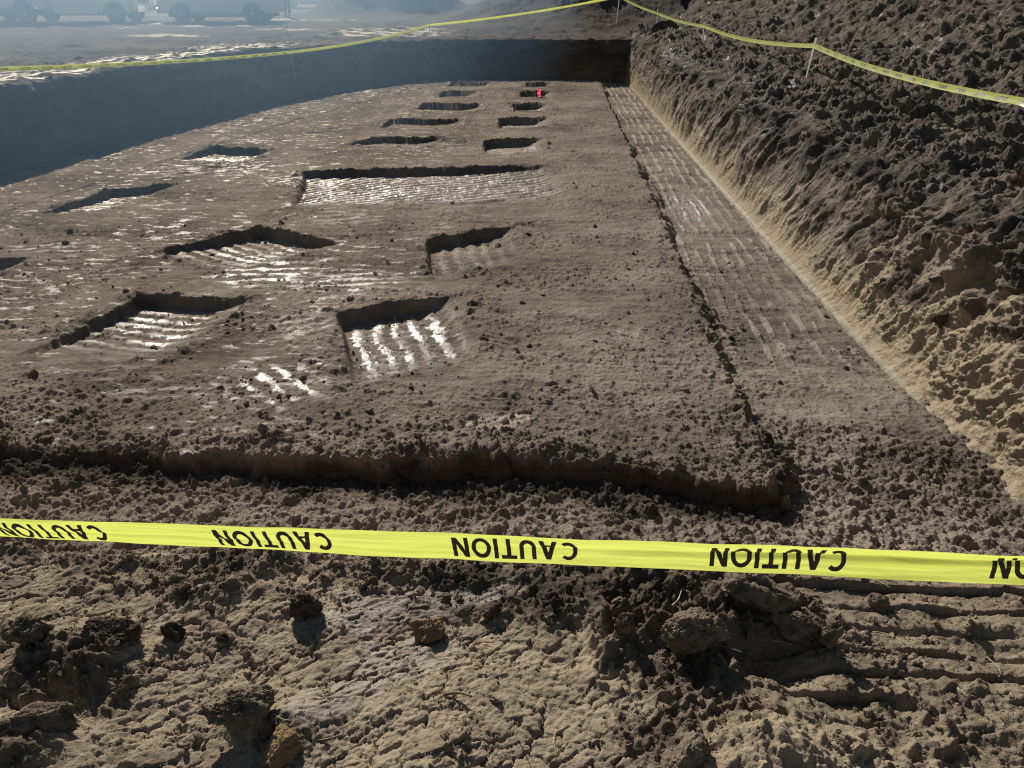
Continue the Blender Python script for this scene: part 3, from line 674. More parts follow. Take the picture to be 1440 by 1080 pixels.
stick('twig', -.19, 1.315, .075, -.25, .0045, M_twig, 'short reddish brown forked twig lying on smooth clay', 'twig', .12, .25)
stick('twig', -.03, 1.20, .05, -1.15, .0016, M_twig, 'thin dark upright twig near the bottom centre of the photo', 'twig', .03, .5)
stick('straw', -.16, 1.52, .07, .75, .0014, M_straw, 'pale straw leaning beside the rusty orange clod', 'straw', .05, .3)
n_s = 0
while n_s < 46:
    if rng.uniform() < .75: x, y = rng.uniform(.35, 1.35), rng.uniform(1.05, 1.85)
    else: x, y = rng.uniform(-1.3, .3), rng.uniform(1.05, 1.6)
    L = rng.uniform(.02, .075)
    right = x > .33
    stick('straw', x, y, L, rng.uniform(-1.6, .4), rng.uniform(.0006, .0013), M_straw,
          'short piece of dry straw lying on the mud around the crawler prints' if right else 'short piece of dry straw lying on the mud at left foreground', 'straw', rng.uniform(-.15, .15), rng.uniform(0, .25),
          'straws on the mud by the crawler prints' if right else 'straws on the mud at left')
    n_s += 1

# ---------------------------------------------------------------- caution tape
def tape_mat():
    m, nt, b = newmat('yellow_tape_film'); N = nt.nodes; L = nt.links
    tc = N.new('ShaderNodeTexCoord'); n = N.new('ShaderNodeTexNoise'); n.inputs['Scale'].default_value = 9; n.inputs['Detail'].default_value = 3
    mp = N.new('ShaderNodeMapping'); mp.inputs['Scale'].default_value = (.25, 1, 3); L.new(tc.outputs['Object'], mp.inputs['Vector']); L.new(mp.outputs[0], n.inputs['Vector'])
    mx = N.new('ShaderNodeMix'); mx.data_type = 'RGBA'; mx.inputs[6].default_value = (.70, .78, .12, 1); mx.inputs[7].default_value = (.82, .87, .20, 1)
    L.new(n.outputs['Fac'], mx.inputs[0]); L.new(mx.outputs[2], b.inputs['Base Color']); b.inputs['Roughness'].default_value = .27
    tr = N.new('ShaderNodeBsdfTranslucent'); L.new(mx.outputs[2], tr.inputs['Color'])
    n2 = N.new('ShaderNodeTexNoise'); n2.inputs['Scale'].default_value = 26; n2.inputs['Detail'].default_value = 4
    mp2 = N.new('ShaderNodeMapping'); mp2.inputs['Scale'].default_value = (.35, 1.6, 4); L.new(tc.outputs['Object'], mp2.inputs['Vector']); L.new(mp2.outputs[0], n2.inputs['Vector'])
    bp = N.new('ShaderNodeBump'); bp.inputs['Strength'].default_value = .5; bp.inputs['Distance'].default_value = .004; L.new(n2.outputs['Fac'], bp.inputs['Height'])
    L.new(bp.outputs['Normal'], b.inputs['Normal']); L.new(bp.outputs['Normal'], tr.inputs['Normal'])
    ms = N.new('ShaderNodeMixShader'); ms.inputs[0].default_value = .62
    L.new(b.outputs[0], ms.inputs[1]); L.new(tr.outputs[0], ms.inputs[2]); L.new(ms.outputs[0], nt.nodes['Material Output'].inputs['Surface'])
    return m
M_tape = tape_mat()
M_ink = simple('black_print', (.03, .03, .022), .5, noise=.1, scale=40)

def letter_polys():
    """bold capitals, unit height; quads (n,4,2) and widths"""
    w = .2; out = {}
    def bar(p, q, t=w):
        p = np.array(p, float); q = np.array(q, float); d = (q - p) / np.linalg.norm(q - p); nrm = np.array([-d[1], d[0]]) * t / 2
        k = 8; res = []
        for i in range(k):
            a = p + (q - p) * i / k; b = p + (q - p) * (i + 1) / k
            res.append([a - nrm, b - nrm, b + nrm, a + nrm])
        return res
    def hbar(x0, x1, y0, y1):
        return bar(((x0), (y0 + y1) / 2), ((x1), (y0 + y1) / 2), y1 - y0)
    def vbar(x, y0, y1): return bar((x, y0), (x, y1))
    def arc(cx, cy, rx, ry, a0, a1, n=22):
        res = []
        for i in range(n):
            t0 = a0 + (a1 - a0) * i / n; t1 = a0 + (a1 - a0) * (i + 1) / n
            f = lambda t, k: (cx + (rx - w * k) * math.cos(t), cy + (ry - w * .9 * k) * math.sin(t))
            res.append([f(t0, 1), f(t1, 1), f(t1, 0), f(t0, 0)])
        return res
    def diag(x0, x1, y0=0, y1=1, t=.22):
        k = 10; res = []
        for i in range(k):
            a = i / k; b = (i + 1) / k
            xa = x0 + (x1 - x0) * a; xb = x0 + (x1 - x0) * b
            res.append([(xa, y0 + (y1 - y0) * a), (xa + t, y0 + (y1 - y0) * a), (xb + t, y0 + (y1 - y0) * b), (xb, y0 + (y1 - y0) * b)])
        return res
    out['C'] = (arc(.43, .5, .43, .5, R(48), R(312)), .78)
    out['A'] = (diag(0, .31) + diag(.62, .31) + hbar(.2, .64, .22, .38), .84)
    out['U'] = (vbar(.1, .38, 1) + vbar(.66, .38, 1) + arc(.38, .38, .38, .38, math.pi, 2 * math.pi, 16), .76)
    out['T'] = (hbar(0, .72, .82, 1) + vbar(.36, 0, .82), .72)
    out['I'] = (vbar(.1, 0, 1), .2)
    out['O'] = (arc(.45, .5, .45, .5, 0, 2 * math.pi, 32), .9)
    out['N'] = (vbar(.1, 0, 1) + vbar(.66, 0, 1) + diag(.54, 0, 0, 1, .22), .76)
    return out
LET = letter_polys()
def word_quads():
    x = 0; Q = []; layer = []
    for c in 'CAUTION':
        q, wd = LET[c]
        for j, p in enumerate(q):
            Q.append([(a + x, b) for a, b in p]); layer.append(j)
        x += wd + .13
    return np.array(Q), x - .13
WQ, WW = word_quads()

class Ribbon:
    """a tape hanging along a poly-line; surf(s, w): s metres along, w metres across"""
    def __init__(self, pts, ang, width=.076, curl=0., wav=.0, seed=0, sag=0.):
        p = np.array(pts, float); c = np.concatenate([[0], np.cumsum(np.linalg.norm(np.diff(p, axis=0), axis=1))])
        self.L = c[-1]; self.s = np.linspace(0, self.L, max(60, int(self.L / .04)))
        self.P = np.stack([np.interp(self.s, c, p[:, i]) for i in range(3)], 1)
        if sag:
            for a, b in zip(c[:-1], c[1:]):
                t = np.clip((self.s - a) / (b - a), 0, 1); self.P[:, 2] -= sag * (b - a) * 4 * t * (1 - t) * ((self.s >= a) & (self.s < b))
        self.T = np.gradient(self.P, axis=0); self.T /= np.linalg.norm(self.T, axis=1)[:, None]
        self.ang = np.interp(self.s, [q[0] * self.L for q in ang], [q[1] for q in ang]); self.width = width; self.curl = curl; self.wav = wav; self.seed = seed
    def surf(self, s, w, lift=0.):
        s = np.asarray(s, float); w = np.asarray(w, float)
        f = lambda a: np.interp(s, self.s, a)
        P = np.stack([f(self.P[:, i]) for i in range(3)], -1); T = np.stack([f(self.T[:, i]) for i in range(3)], -1)
        side = np.stack([-T[..., 1], T[..., 0], 0 * s], -1); side /= np.linalg.norm(side, axis=-1)[..., None]
        upv = np.cross(T, side); upv = np.where(upv[..., 2:3] < 0, -upv, upv)
        a0 = f(self.ang); cu = self.curl if not callable(self.curl) else self.curl(s / self.L)
        # cross section: angle a0 + cu*w/W, integrated
        kk = cu / self.width
        kk = np.where(np.abs(kk) < 1e-4, 1e-4, kk)
        a = (np.sin(a0 + kk * w) - np.sin(a0)) / kk; b = -(np.cos(a0 + kk * w) - np.cos(a0)) / kk
        wv = self.wav * (perlin(s * 5, w * 14, self.seed) + .5 * perlin(s * 13, w * 30, self.seed + 1))
        if self.seed == 701:
            wv = wv + .008 * np.exp(-((w - .008 - .006 * np.sin(s * 2)) / .0055) ** 2) * sst(.50, .66, s / self.L) + .0012 * perlin(s * 9, w * 120, 705) + .0025 * np.exp(-((w + .012 + .01 * np.sin(s * 3)) / .005) ** 2) * sst(.55, .35, s / self.L)
        nrm = side * (np.sin(a0 + kk * w))[..., None] - upv * (np.cos(a0 + kk * w))[..., None]
        return P + side * a[..., None] + upv * b[..., None] + nrm * (wv + lift)[..., None]

def make_tape(rib, name, label, words, flip, lettersize=.050, lift=.0006, nw=34, sides=1, wordw=.0):
    ss = np.linspace(0, rib.L, int(rib.L / .012) if rib.L < 6 else int(rib.L / .06)); ww = np.linspace(-rib.width / 2, rib.width / 2, nw)
    S, W = np.meshgrid(ss, ww, indexing='ij'); P = rib.surf(S, W, 0 * S)
    o = link(name, mesh_from(name, P.reshape(-1, 3), grid_faces(*S.shape), M_tape)); tag(o, label, 'caution tape')
    sc = lettersize
    for (s0, side) in words:
        Q = WQ.copy(); xx = Q[..., 0] * sc * wordw / (WW * sc) if wordw else Q[..., 0] * sc
        yy = (Q[..., 1] - .5) * sc
        if flip: sq = s0 - xx; wq = -yy
        else: sq = s0 + xx; wq = yy
        lf = np.full(sq.shape, lift * side) + np.arange(len(Q))[:, None] * side * 2e-6
        p = rib.surf(sq, wq, lf)
        me = mesh_from('lettering', p.reshape(-1, 3), np.arange(len(Q) * 4).reshape(-1, 4), M_ink, smooth=False)
        link('lettering', me, o)
    return o

# near tape, waist high in front of the camera
A = np.array([-.894, .982, .788]); B = np.array([.677, .857, .876]); D = B - A
nearpts = [A - D * .9 + np.array([0, 0, -.0]), A - D * .3, A, A + D * .5, B, B + D * .3, B + D * .8]
near = Ribbon(nearpts, width=.064, ang=[(0, 1.75), (.3, 1.95), (.55, 1.80), (.75, 1.72), (1, 1.7)], curl=lambda t: np.interp(t, [0, .35, .55, .75, 1], [-.35, -.5, .25, 1.15, 1.3]), wav=.0022, seed=701)
M_near_words = []
s_a = float(np.linalg.norm(D)) * .9
pitch = .385; 
for k in range(-3, 7):
    s_word_right = s_a + .189 + pitch * k          # where the last letter (C, as the words are upside down) ends
    if .3 < s_word_right < near.L - .05: M_near_words.append((s_word_right, -1))
make_tape(near, 'caution_tape', 'wide yellow tape with upside down lettering stretched across the foreground', M_near_words, True, .046, wordw=.191)

# ---------------------------------------------------------------- laths and the far tape
M_lath = simple('weathered_lath', (.78, .72, .62), .8, noise=.25, scale=25)
M_pink = simple('pink_ribbon', (.95, .12, .2), .5, noise=.1, scale=30)
_nt = M_pink.node_tree; _t = _nt.nodes.new('ShaderNodeBsdfTranslucent'); _t.inputs['Color'].default_value = (.95, .15, .22, 1); _m = _nt.nodes.new('ShaderNodeMixShader')
_m.inputs[0].default_value = .65; _nt.links.new(_nt.nodes['Principled BSDF'].outputs[0], _m.inputs[1]); _nt.links.new(_t.outputs[0], _m.inputs[2]); _nt.links.new(_m.outputs[0], _nt.nodes['Material Output'].inputs['Surface'])
def lath(x, y, zf, h, label, lean=(0, 0), w=.062, ribbon=None):
    t = empty('wooden_lath', (x, y, zf), 0, label, 'lath', 'laths holding the caution tape')
    bm = bmesh.new(); bmesh.ops.create_cube(bm, size=1)
    for v in bm.verts:
        zz = v.co.z + .5; tap = .15 if zz < .5 else 1
        a_, b_ = v.co.x * w * tap, v.co.y * .014 * tap
        v.co = Vector((a_ * .30 + b_ * .954, -a_ * .954 + b_ * .30, -.25 + zz * (h + .25)))
        if zz < .5: pass
        v.co.x += lean[0] * (v.co.z); v.co.y += lean[1] * v.co.z
    bmesh.ops.subdivide_edges(bm, edges=bm.edges[:], cuts=2)
    bmesh.ops.bevel(bm, geom=bm.edges[:], offset=.001, segments=1, affect='EDGES') if False else None
    bm_obj('stick', bm, M_lath, t)
    if ribbon:
        V = []; n = 14
        for i in range(n):
            zz = h - .06 - ribbon * i / (n - 1)
            off = .03 + .012 * math.sin(i * .9)
            for k in (-1, 1): V.append((lean[0] * zz + k * .026 + .01 * math.sin(i * .6), lean[1] * zz - off + .008 * math.cos(i * .8 + k), zz))
        me = mesh_from('flagging', V, grid_faces(n, 2), M_pink); link('flagging', me, t)
    return t
LATHS = [  # x, y, surface, height, tie height, lean, label, ribbon
    (-6.17, 19.97, 'f', 1.02, .42, (-.06, 0), 'lath on the left rim of the pit, nearest the parked vehicles', None),
    (-3.80, 27.2, 'f', .46, .36, (-.03, 0), 'lath at the far left corner of the pit', None),
    (2.42, 30.0, 'f', 1.02, .86, (.07, 0), 'tall lath with pink flagging behind the far pit wall', .16),
    (3.42, 26.7, 'h', .66, .54, (-.02, 0), 'lath above the big squarish clod at the end of the right bank', None),
    (4.16, 22.7, 'h', .36, .26, (0, 0), 'short lath stump half buried in the spoil beyond the taped lath', None),
    (4.22, 13.6, 'h', .66, .54, (.10, 0), 'leaning lath carrying the tape up the spoil bank on the right', None),
]
tp = [(-8.9, 8.4, .92), (-8.25, 12.2, .60)]
tp[0] = (-9.3, 6.0, .75)
for (x, y, s, h, th_, lean, lab, rb) in LATHS:
    zf = zfield(x, y) if s == 'f' else zheap(x, y)
    lath(x, y, zf, h, lab, lean, ribbon=rb)
    tp.append((x + lean[0] * th_, y - .015, zf + th_))
tp = tp[:1] + tp[2:]
tp.append((4.15, 7.25, .65))
E_ = (4.05, 3.4, .52)
lath(E_[0], E_[1], zheap(4.05, 3.4), E_[2] - zheap(4.05, 3.4) + .06, 'lath beyond the right edge holding the end of the tape')
lath(-10.4, 4.6, zfield(-10.4, 4.6), 1.2, 'lath beyond the left edge holding the end of the tape')
tp[0] = (-10.4, 4.6, 1.12)
tp.append(E_)
def fine_pts(tp):
    return tp
far = Ribbon(tp, width=.074, ang=[(0, 1.2), (.25, 1.2), (.5, 1.2), (.62, 1.2), (.8, 1.1), (1, 1.0)], curl=.5, wav=.004, seed=711, sag=.012)
cs = [0]
for a, b in zip(tp, tp[1:]): cs.append(cs[-1] + math.dist(a, b))
words = []
s_ = cs[0] + 1.0
while s_ < cs[1] - .3: words.append((s_, -1)); s_ += .405
s_ = cs[6] + .2
while s_ < cs[8] - .1: words.append((s_, -1)); s_ += .405
FARWORDS = words
make_tape(far, 'caution_tape', 'long yellow tape strung from lath to lath around the far side of the pit', words, False, .036, .0025, 6, wordw=.2)
# end laths of the near tape (just outside the picture)
for e, lab in ((nearpts[0], 'lath outside the left edge holding the near tape'), (nearpts[-1], 'lath outside the right edge holding the near tape')):
    lath(float(e[0]), float(e[1]) + .04, zbank(float(e[0]), float(e[1])), float(e[2]) + .12, lab)

# pink marker in the second farthest pit of the right row
mk = empty('marker_flag', (-.20, 21.75, zfloor(-.20, 21.75)), 0, 'small pink flag standing in front of a dark pit near the far wall', 'flag')
bm_obj('stick', tube([(0, 0, -.05), (0, 0, .2)], [.006, .006]), M_lath, mk)
V = []
for i in range(10):
    z = .20 - .19 * i / 9
    for k in (0, 1): V.append(((k - .35) * .09 + .012 * math.sin(i), -.012 + .015 * math.sin(i * 1.3 + k), z))
link('ribbon', mesh_from('ribbon', V, grid_faces(10, 2), M_pink), mk)

# ---------------------------------------------------------------- vehicles
M_white = simple('white_paint', (.86, .87, .89), .35, noise=.04, scale=3, coat=.3)
M_silver = simple('silver_paint', (.66, .70, .76), .3, .15, noise=.05, scale=3, coat=.4)
M_glass = simple('dark_glass', (.02, .025, .03), .06, noise=.05)
M_tyre = simple('tyre_rubber', (.02, .02, .02), .85, noise=.2, scale=20)
M_rim = simple('alloy_rim', (.6, .6, .62), .3, .9, noise=.05)
M_black = simple('black_plastic', (.03, .03, .032), .6, noise=.1)
M_chrome = simple('bright_chrome', (.75, .76, .78), .15, 1, noise=.03)
M_lamp = simple('lamp_lens', (.85, .85, .82), .1, noise=.03)
M_red = simple('tail_lamp', (.45, .02, .02), .2, noise=.03)

def prism(profile, y0, y1, bevel=.03):
    """side profile [(x,z)] extruded across y"""
    bm = bmesh.new(); a = [bm.verts.new((x, y0, z)) for x, z in profile]; b = [bm.verts.new((x, y1, z)) for x, z in profile]
    n = len(profile)
    for i in range(n): bm.faces.new((a[i], a[(i + 1) % n], b[(i + 1) % n], b[i]))
    fa = bm.faces.new(a[::-1]); fb = bm.faces.new(b)
    if bevel:
        es = [e for f_ in (fa, fb) for e in f_.edges]
        bmesh.ops.bevel(bm, geom=es, offset=bevel, segments=2, affect='EDGES', profile=.6, clamp_overlap=True)
    return bm
def arch(cx, cz, r, zb, n=12):
    """points of a wheel arch, front to back along a lower edge at zb (x decreasing)"""
    a0 = math.asin(max(-1, (zb - cz) / r)); return [(cx + r * math.cos(t), cz + r * math.sin(t)) for t in np.linspace(a0, math.pi - a0, n)]
def lathe(prof_, n=32):
    bm = bmesh.new(); rings = []
    for r, y in prof_: rings.append([bm.verts.new((r * math.cos(6.2832 * k / n), y, r * math.sin(6.2832 * k / n))) for k in range(n)])
    for p, q in zip(rings, rings[1:]):
        for k in range(n): bm.faces.new((p[k], p[(k + 1) % n], q[(k + 1) % n], q[k]))
    bm.faces.new(rings[0]); bm.faces.new(rings[-1][::-1]); return bm
def wheel(parent, x, y, r, side):
    w = .24
    t = lathe([(r * .62, -w / 2), (r * .92, -w / 2), (r, -w / 2 + .04), (r, w / 2 - .04), (r * .92, w / 2), (r * .62, w / 2)])
    o = bm_obj('wheel', t, M_tyre, parent, True); o.location = (x, y, r)
    h = bm_obj('rim', lathe([(r * .60, 0), (r * .60, .02 * side), (r * .5, .03 * side), (r * .2, .01 * side), (r * .16, .05 * side), (.01, .055 * side)] if side > 0 else [(r * .60, 0), (r * .60, -.02), (r * .5, -.03), (r * .2, -.01), (r * .16, -.05), (.01, -.055)]), M_rim, o, True)
    h.location = (0, side * (w / 2 - .03), 0)
    return o
def panel(name, poly, y, mat, parent, t=.012):
    bm = bmesh.new(); a = [bm.verts.new((x, y, z)) for x, z in poly]; b = [bm.verts.new((x, y + t, z)) for x, z in poly]; n = len(poly)
    for i in range(n): bm.faces.new((a[i], a[(i + 1) % n], b[(i + 1) % n], b[i]))
    bm.faces.new(a[::-1]); bm.faces.new(b); return bm_obj(name, bm, mat, parent)
def cube(name, x0, x1, y0, y1, z0, z1, mat, parent, bev=.015):
    return bm_obj(name, prism([(x0, z0), (x1, z0), (x1, z1), (x0, z1)], y0, y1, bev), mat, parent)

def work_truck(loc, rz):
    t = empty('service_truck', loc, rz, 'white service truck with a box body, facing right behind the left rim', 'truck')
    W = .98; r = .37
    low = [(2.55, .42), (2.58, .75), (2.5, 1.02), (1.35, 1.16), (.78, 1.98), (-.55, 2.02), (-.68, .40)]
    low = low + [(-.3, .36)] + arch(1.75, .37, .50, .36)[::-1]
    bm_obj('cab', prism(low, -W, W, .05), M_white, t)
    box = [(-.95, .56), (-.82, 2.55), (-3.35, 2.55), (-3.35, .56)] + arch(-1.82, .40, .52, .56)[::-1]
    bm_obj('box_body', prism(box, -1.02, 1.02, .03), M_white, t)
    for s in (-1, 1):
        panel('side_window', [(1.05, 1.2), (.70, 1.82), (-.35, 1.86), (-.40, 1.2)], s * W - (0.006 if s > 0 else .006), M_glass, t)
        wheel(t, 1.75, s * .86, r, s); wheel(t, -1.82, s * .88, r, s)
        cube('running_board', -.55, 1.1, s * (W + .06) - .08, s * (W + .06) + .08, .34, .40, M_chrome, t)
        cube('headlight', 2.40, 2.585, s * .72 - .2, s * .72 + .2, .80, .98, M_lamp, t)
        cube('mirror', 1.0, 1.12, s * 1.08 - .1, s * 1.08 + .1, 1.2, 1.45, M_black, t)
        cube('tail_light', -3.37, -3.33, s * .85 - .08, s * .85 + .08, .7, .95, M_red, t)
        h = cube('door_handle', -.25, -.1, s * (W + .01) - .012, s * (W + .01) + .012, 1.08, 1.11, M_black, t, .004)
    cube('grille', 2.50, 2.592, -.5, .5, .74, 1.0, M_black, t)
    cube('grille_bar', 2.585, 2.605, -.5, .5, .85, .89, M_chrome, t)
    b = cube('bumper', 2.46, 2.72, -.98, .98, .42, .66, M_chrome, t, .05)
    cube('licence_plate', 2.715, 2.725, -.15, .15, .48, .6, M_white, b, .003)
    cube('chassis', -3.3, 2.3, -.45, .45, .28, .5, M_black, t)
    bm = bmesh.new(); q = [bm.verts.new(p) for p in ((1.30, -.80, 1.20), (1.30, .80, 1.20), (.82, .74, 1.93), (.82, -.74, 1.93))]; bm.faces.new(q)
    o = bm_obj('windscreen', bm, M_glass, t); o.location = (.02, 0, .02)
    return t
def suv(loc, rz, label, paint, long=1.0, name='parked_suv', group=None):
    t = empty(name, loc, rz, label, 'car', group); W = .92; r = .36
    body = [(2.30, .38), (2.36, .62), (2.25, .92), (1.25, 1.06), (.55, 1.62), (-1.75, 1.68), (-2.2, 1.1), (-2.28, .6), (-2.2, .36)]
    body = body + arch(-1.42, .36, .47, .34)[::-1] + arch(1.42, .36, .47, .34)[::-1]
    bm_obj('body', prism(body, -W, W, .06), paint, t)
    for s in (-1, 1):
        panel('side_window', [(.98, 1.1), (.50, 1.54), (-.35, 1.57), (-.35, 1.1)], s * W - .006, M_glass, t)
        panel('side_window', [(-.45, 1.1), (-.45, 1.57), (-1.65, 1.58), (-1.95, 1.12)], s * W - .006, M_glass, t)
        wheel(t, 1.42, s * .80, r, s); wheel(t, -1.42, s * .80, r, s)
        cube('headlight', 2.14, 2.345, s * .66 - .18, s * .66 + .18, .68, .84, M_lamp, t)
        cube('tail_light', -2.285, -2.15, s * .72 - .12, s * .72 + .12, .85, 1.1, M_red, t)
        cube('sill', -.9, .9, s * (W - .02) - .03, s * (W - .02) + .03, .27, .35, M_black, t)
        cube('mirror', .72, .86, s * 1.0 - .08, s * 1.0 + .08, 1.08, 1.24, paint, t)
    cube('grille', 2.28, 2.372, -.42, .42, .62, .84, M_black, t)
    b = cube('bumper', 2.2, 2.42, -.9, .9, .36, .56, paint, t, .05)
    cube('licence_plate', 2.418, 2.426, -.15, .15, .42, .53, M_white, b, .003)
    cube('underbody', -2.1, 2.1, -.6, .6, .22, .42, M_black, t)
    bm = bmesh.new(); q = [bm.verts.new(p) for p in ((1.20, -.74, 1.10), (1.20, .74, 1.10), (.58, .68, 1.60), (.58, -.68, 1.60))]; bm.faces.new(q)
    o = bm_obj('windscreen', bm, M_glass, t); o.location = (.03, 0, .03)
    return t
def copy_tree(o, parent=None):
    c = o.copy(); COL.objects.link(c); c.parent = parent
    for ch_ in list(o.children): copy_tree(ch_, c)
    return c
VR = R(2)
tr = work_truck((-19.02, 34.2, zfield(-19.0, 34.2)), VR)
sv = suv((-13.30, 34.6, zfield(-13.3, 34.6)), math.pi + VR, 'pale silver car facing left, right of the white service truck', M_silver, group=None)
c2 = copy_tree(sv); c2.location = (-24.3, 34.6, zfield(-24, 34.6)); c2['label'] = 'pale car cut off by the left edge of the photo, behind the service truck'
c3 = suv((-14.4, 52.0, zfield(-14.4, 52)), math.pi + R(3), 'white car parked farthest off, left of the dark dirt piles', M_white)
c4 = copy_tree(c3); c4.location = (-18.6, 50.0, zfield(-18.6, 50)); c4['label'] = 'white car parked far off behind the silver car and the standing person'

# worker far off between the vehicles
def person(loc, rz):
    t = empty('person', loc, rz, 'person in dark trousers and jacket standing far off right of the silver car', 'person')
    M_skin = simple('skin', (.45, .28, .2), .6); M_cloth = simple('dark_jacket', (.035, .045, .07), .85); M_trs = simple('dark_trousers', (.025, .03, .045), .9); M_hair = simple('dark_hair', (.02, .015, .01), .7); M_boot = simple('work_boots', (.08, .05, .03), .8)
    def skin(name, vs_, es_, mat, parent, root=0):
        me = bpy.data.meshes.new(name); me.from_pydata([v[0] for v in vs_], es_, [])
        o = bpy.data.objects.new(name, me); COL.objects.link(o)
        o.modifiers.new('skin', 'SKIN'); o.modifiers.new('sub', 'SUBSURF').levels = 2
        sv_ = me.skin_vertices[0].data
        for i, v in enumerate(vs_): sv_[i].radius = v[1]; sv_[i].use_root = (i == root)
        dg = bpy.context.evaluated_depsgraph_get(); dg.update()
        m2 = bpy.data.meshes.new_from_object(o.evaluated_get(dg)); bpy.data.objects.remove(o)
        for p in m2.polygons: p.use_smooth = True
        m2.materials.clear(); m2.materials.append(mat); m2.name = name
        return link(name, m2, parent)
    vs_ = [((0, 0, .95), (.15, .11)), ((0, 0, 1.15), (.14, .10)), ((0, 0, 1.38), (.16, .10)), ((0, 0, 1.50), (.06, .06)), ((0, .01, 1.58), (.065, .075)), ((0, .015, 1.68), (.078, .095)), ((0, .01, 1.76), (.055, .065))]
    es_ = [(0, 1), (1, 2), (2, 3), (3, 4), (4, 5), (5, 6)]
    for s in (-1, 1):
        b = len(vs_); vs_ += [((s * .18, 0, 1.42), (.055, .055)), ((s * .24, -.02, 1.15), (.042, .042)), ((s * .25, .06, .92), (.032, .032)), ((s * .25, .09, .82), (.022, .038))]
        es_ += [(2, b), (b, b + 1), (b + 1, b + 2), (b + 2, b + 3)]
        for q_ in range(4):
            c = len(vs_); vs_ += [((s * .25 + 0, .075 + .018 * q_, .77), (.009, .009)), ((s * .245, .08 + .018 * q_, .72 + .006 * abs(q_ - 1)), (.008, .008))]; es_ += [(b + 3, c), (c, c + 1)]
        c = len(vs_); vs_ += [((s * .22, .125, .80), (.010, .010))]; es_ += [(b + 3, c)]
        b = len(vs_); vs_ += [((s * .10, 0, .88), (.085, .09)), ((s * .115, .015, .50), (.055, .058)), ((s * .12, 0, .10), (.04, .042)), ((s * .125, .12, .035), (.04, .03))]
        es_ += [(0, b), (b, b + 1), (b + 1, b + 2), (b + 2, b + 3)]
    skin('body', vs_, es_, M_skin, t)
    skin('jacket', [((0, 0, .86), (.185, .14)), ((0, 0, 1.15), (.175, .135)), ((0, 0, 1.40), (.19, .125)), ((0, 0, 1.50), (.085, .085))] + [((s * a, y_, z_), (r_, r_)) for s in (-1, 1) for a, y_, z_, r_ in ((.20, 0, 1.41, .075), (.25, -.02, 1.15, .062), (.255, .06, .93, .05))],
         [(0, 1), (1, 2), (2, 3), (2, 4), (4, 5), (5, 6), (2, 7), (7, 8), (8, 9)], M_cloth, t)
    skin('trousers', [((0, 0, .95), (.165, .125))] + [((s * a, y_, z_), (r_, r_)) for s in (-1, 1) for a, y_, z_, r_ in ((.105, 0, .84, .105), (.12, .015, .5, .078), (.125, 0, .1, .066))], [(0, 1), (1, 2), (2, 3), (0, 4), (4, 5), (5, 6)], M_trs, t)
    for s in (-1, 1):
        skin('boot', [((s * .125, -.02, .06), (.052, .055)), ((s * .13, .07, .045), (.052, .045)), ((s * .135, .16, .035), (.045, .035))], [(0, 1), (1, 2)], M_boot, t)
    hv, hF = ico(3); P = hv * np.array([.088, .105, .085]) + np.array([0, 0, 1.715]); P[:, 2] = np.maximum(P[:, 2], 1.695 - .07 * (P[:, 1] < .02)); 
    link('hair', mesh_from('hair', P, hF, M_hair), t)
    for s in (-1, 1):
        link('eye', mesh_from('eye', V1 * .011 + np.array([s * .03, .098, 1.665]), F1, M_black), t)
        link('ear', mesh_from('ear', V1 * np.array([.012, .02, .03]) + np.array([s * .085, .01, 1.655]), F1, M_skin), t)
    link('nose', mesh_from('nose', V1 * np.array([.013, .02, .024]) + np.array([0, .108, 1.635]), F1, M_skin), t)
    link('mouth', mesh_from('mouth', V1 * np.array([.024, .006, .005]) + np.array([0, .095, 1.595]), F1, simple('lips', (.3, .12, .1), .5)), t)
    return t
person((-11.9, 38.6, zfield(-11.9, 38.6)), R(150))
lath(-13.2, 35.0, zfield(-13.2, 35.0), .85, 'pale lath standing in front of the silver car', (-.10, 0))

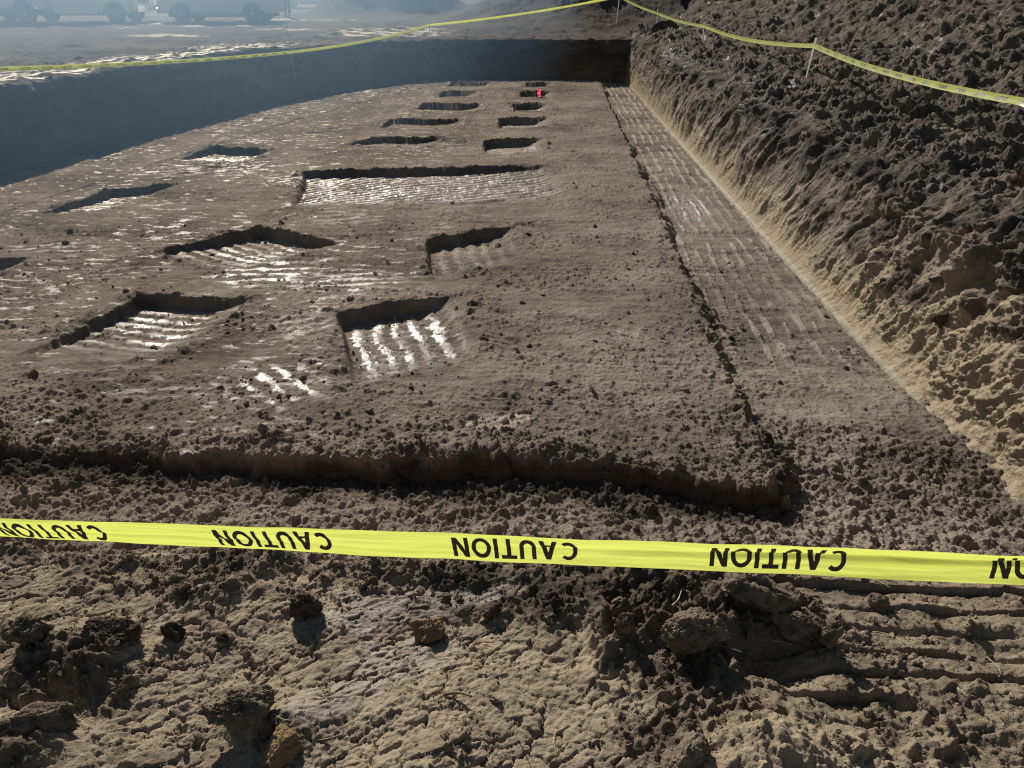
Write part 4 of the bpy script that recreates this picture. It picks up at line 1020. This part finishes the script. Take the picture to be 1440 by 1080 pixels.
# ---------------------------------------------------------------- lens-glare stand-in, light, sky, camera
SUN_EL, SUN_AZ = 34.0, -26.0      # azimuth from +Y, negative to the left
S = Vector((math.sin(R(SUN_AZ)) * math.cos(R(SUN_EL)), math.cos(R(SUN_AZ)) * math.cos(R(SUN_EL)), math.sin(R(SUN_EL))))
def glare_haze(name, poly, z1, dens, aniso, col, label):
    bm = bmesh.new(); a = [bm.verts.new((x, y, -1.9)) for x, y in poly]; b = [bm.verts.new((x, y, z1)) for x, y in poly]; n = len(poly)
    for i in range(n): bm.faces.new((a[i], a[(i + 1) % n], b[(i + 1) % n], b[i]))
    bm.faces.new(a[::-1]); bm.faces.new(b)
    m = bpy.data.materials.new(name); m.use_nodes = True; nt = m.node_tree; nt.nodes.remove(nt.nodes['Principled BSDF'])
    v = nt.nodes.new('ShaderNodeVolumeScatter'); v.inputs['Color'].default_value = (*col, 1); v.inputs['Density'].default_value = dens; v.inputs['Anisotropy'].default_value = aniso
    nt.links.new(v.outputs[0], nt.nodes['Material Output'].inputs['Volume'])
    o = bm_obj(name, bm, m); tag(o, label, 'glare_haze', kind='stuff'); return o
glare_haze('glare_haze', [(-70, 5), (-5.0, 5), (-3.0, 14), (-1.6, 21), (1.2, 27), (-.5, 46), (-70, 46)], 5.5, .031, .77, (.33, .58, 1.0), 'added pale blue volume standing in for lens glare over the left side of the pit')  # added scattering volume, stands in for the milky lens veil

sun = bpy.data.lights.new('sun', 'SUN'); sun.energy = 5.0; sun.angle = R(.53); sun.color = (1.0, .95, .87)
so = bpy.data.objects.new('sun', sun); COL.objects.link(so); so.rotation_euler = (-S).to_track_quat('-Z', 'Y').to_euler(); so.location = S * 50
w = bpy.data.worlds.new('World'); scene.world = w; w.use_nodes = True; nt = w.node_tree
sky = nt.nodes.new('ShaderNodeTexSky'); sky.sky_type = 'NISHITA'; sky.sun_disc = False; sky.sun_elevation = R(SUN_EL); sky.sun_rotation = R(SUN_AZ)
sky.air_density = 1.2; sky.dust_density = 1.0
bg = nt.nodes['Background']; bg.inputs['Strength'].default_value = .045; nt.links.new(sky.outputs[0], bg.inputs['Color'])

cam = bpy.data.cameras.new('camera'); co = bpy.data.objects.new('camera', cam); COL.objects.link(co); scene.camera = co
cam.sensor_width = 36; cam.lens = 36 * 1081 / 1440; cam.clip_start = .05; cam.clip_end = 3000
co.location = (0, 0, 1.6); co.rotation_euler = (R(90 - 27.81), 0, R(2.4))
scene.view_settings.view_transform = 'Standard'; scene.view_settings.look = 'None'; scene.view_settings.exposure = 0
scene.cycles.use_denoising = True; scene.cycles.denoiser = 'OPENIMAGEDENOISE'; scene.cycles.denoising_prefilter = 'NONE'; scene.cycles.use_adaptive_sampling = False
scene.cycles.pixel_filter_type = 'BLACKMAN_HARRIS'; scene.cycles.filter_width = 1.15
scene.cycles.max_bounces = 5; scene.cycles.diffuse_bounces = 2; scene.cycles.volume_bounces = 0
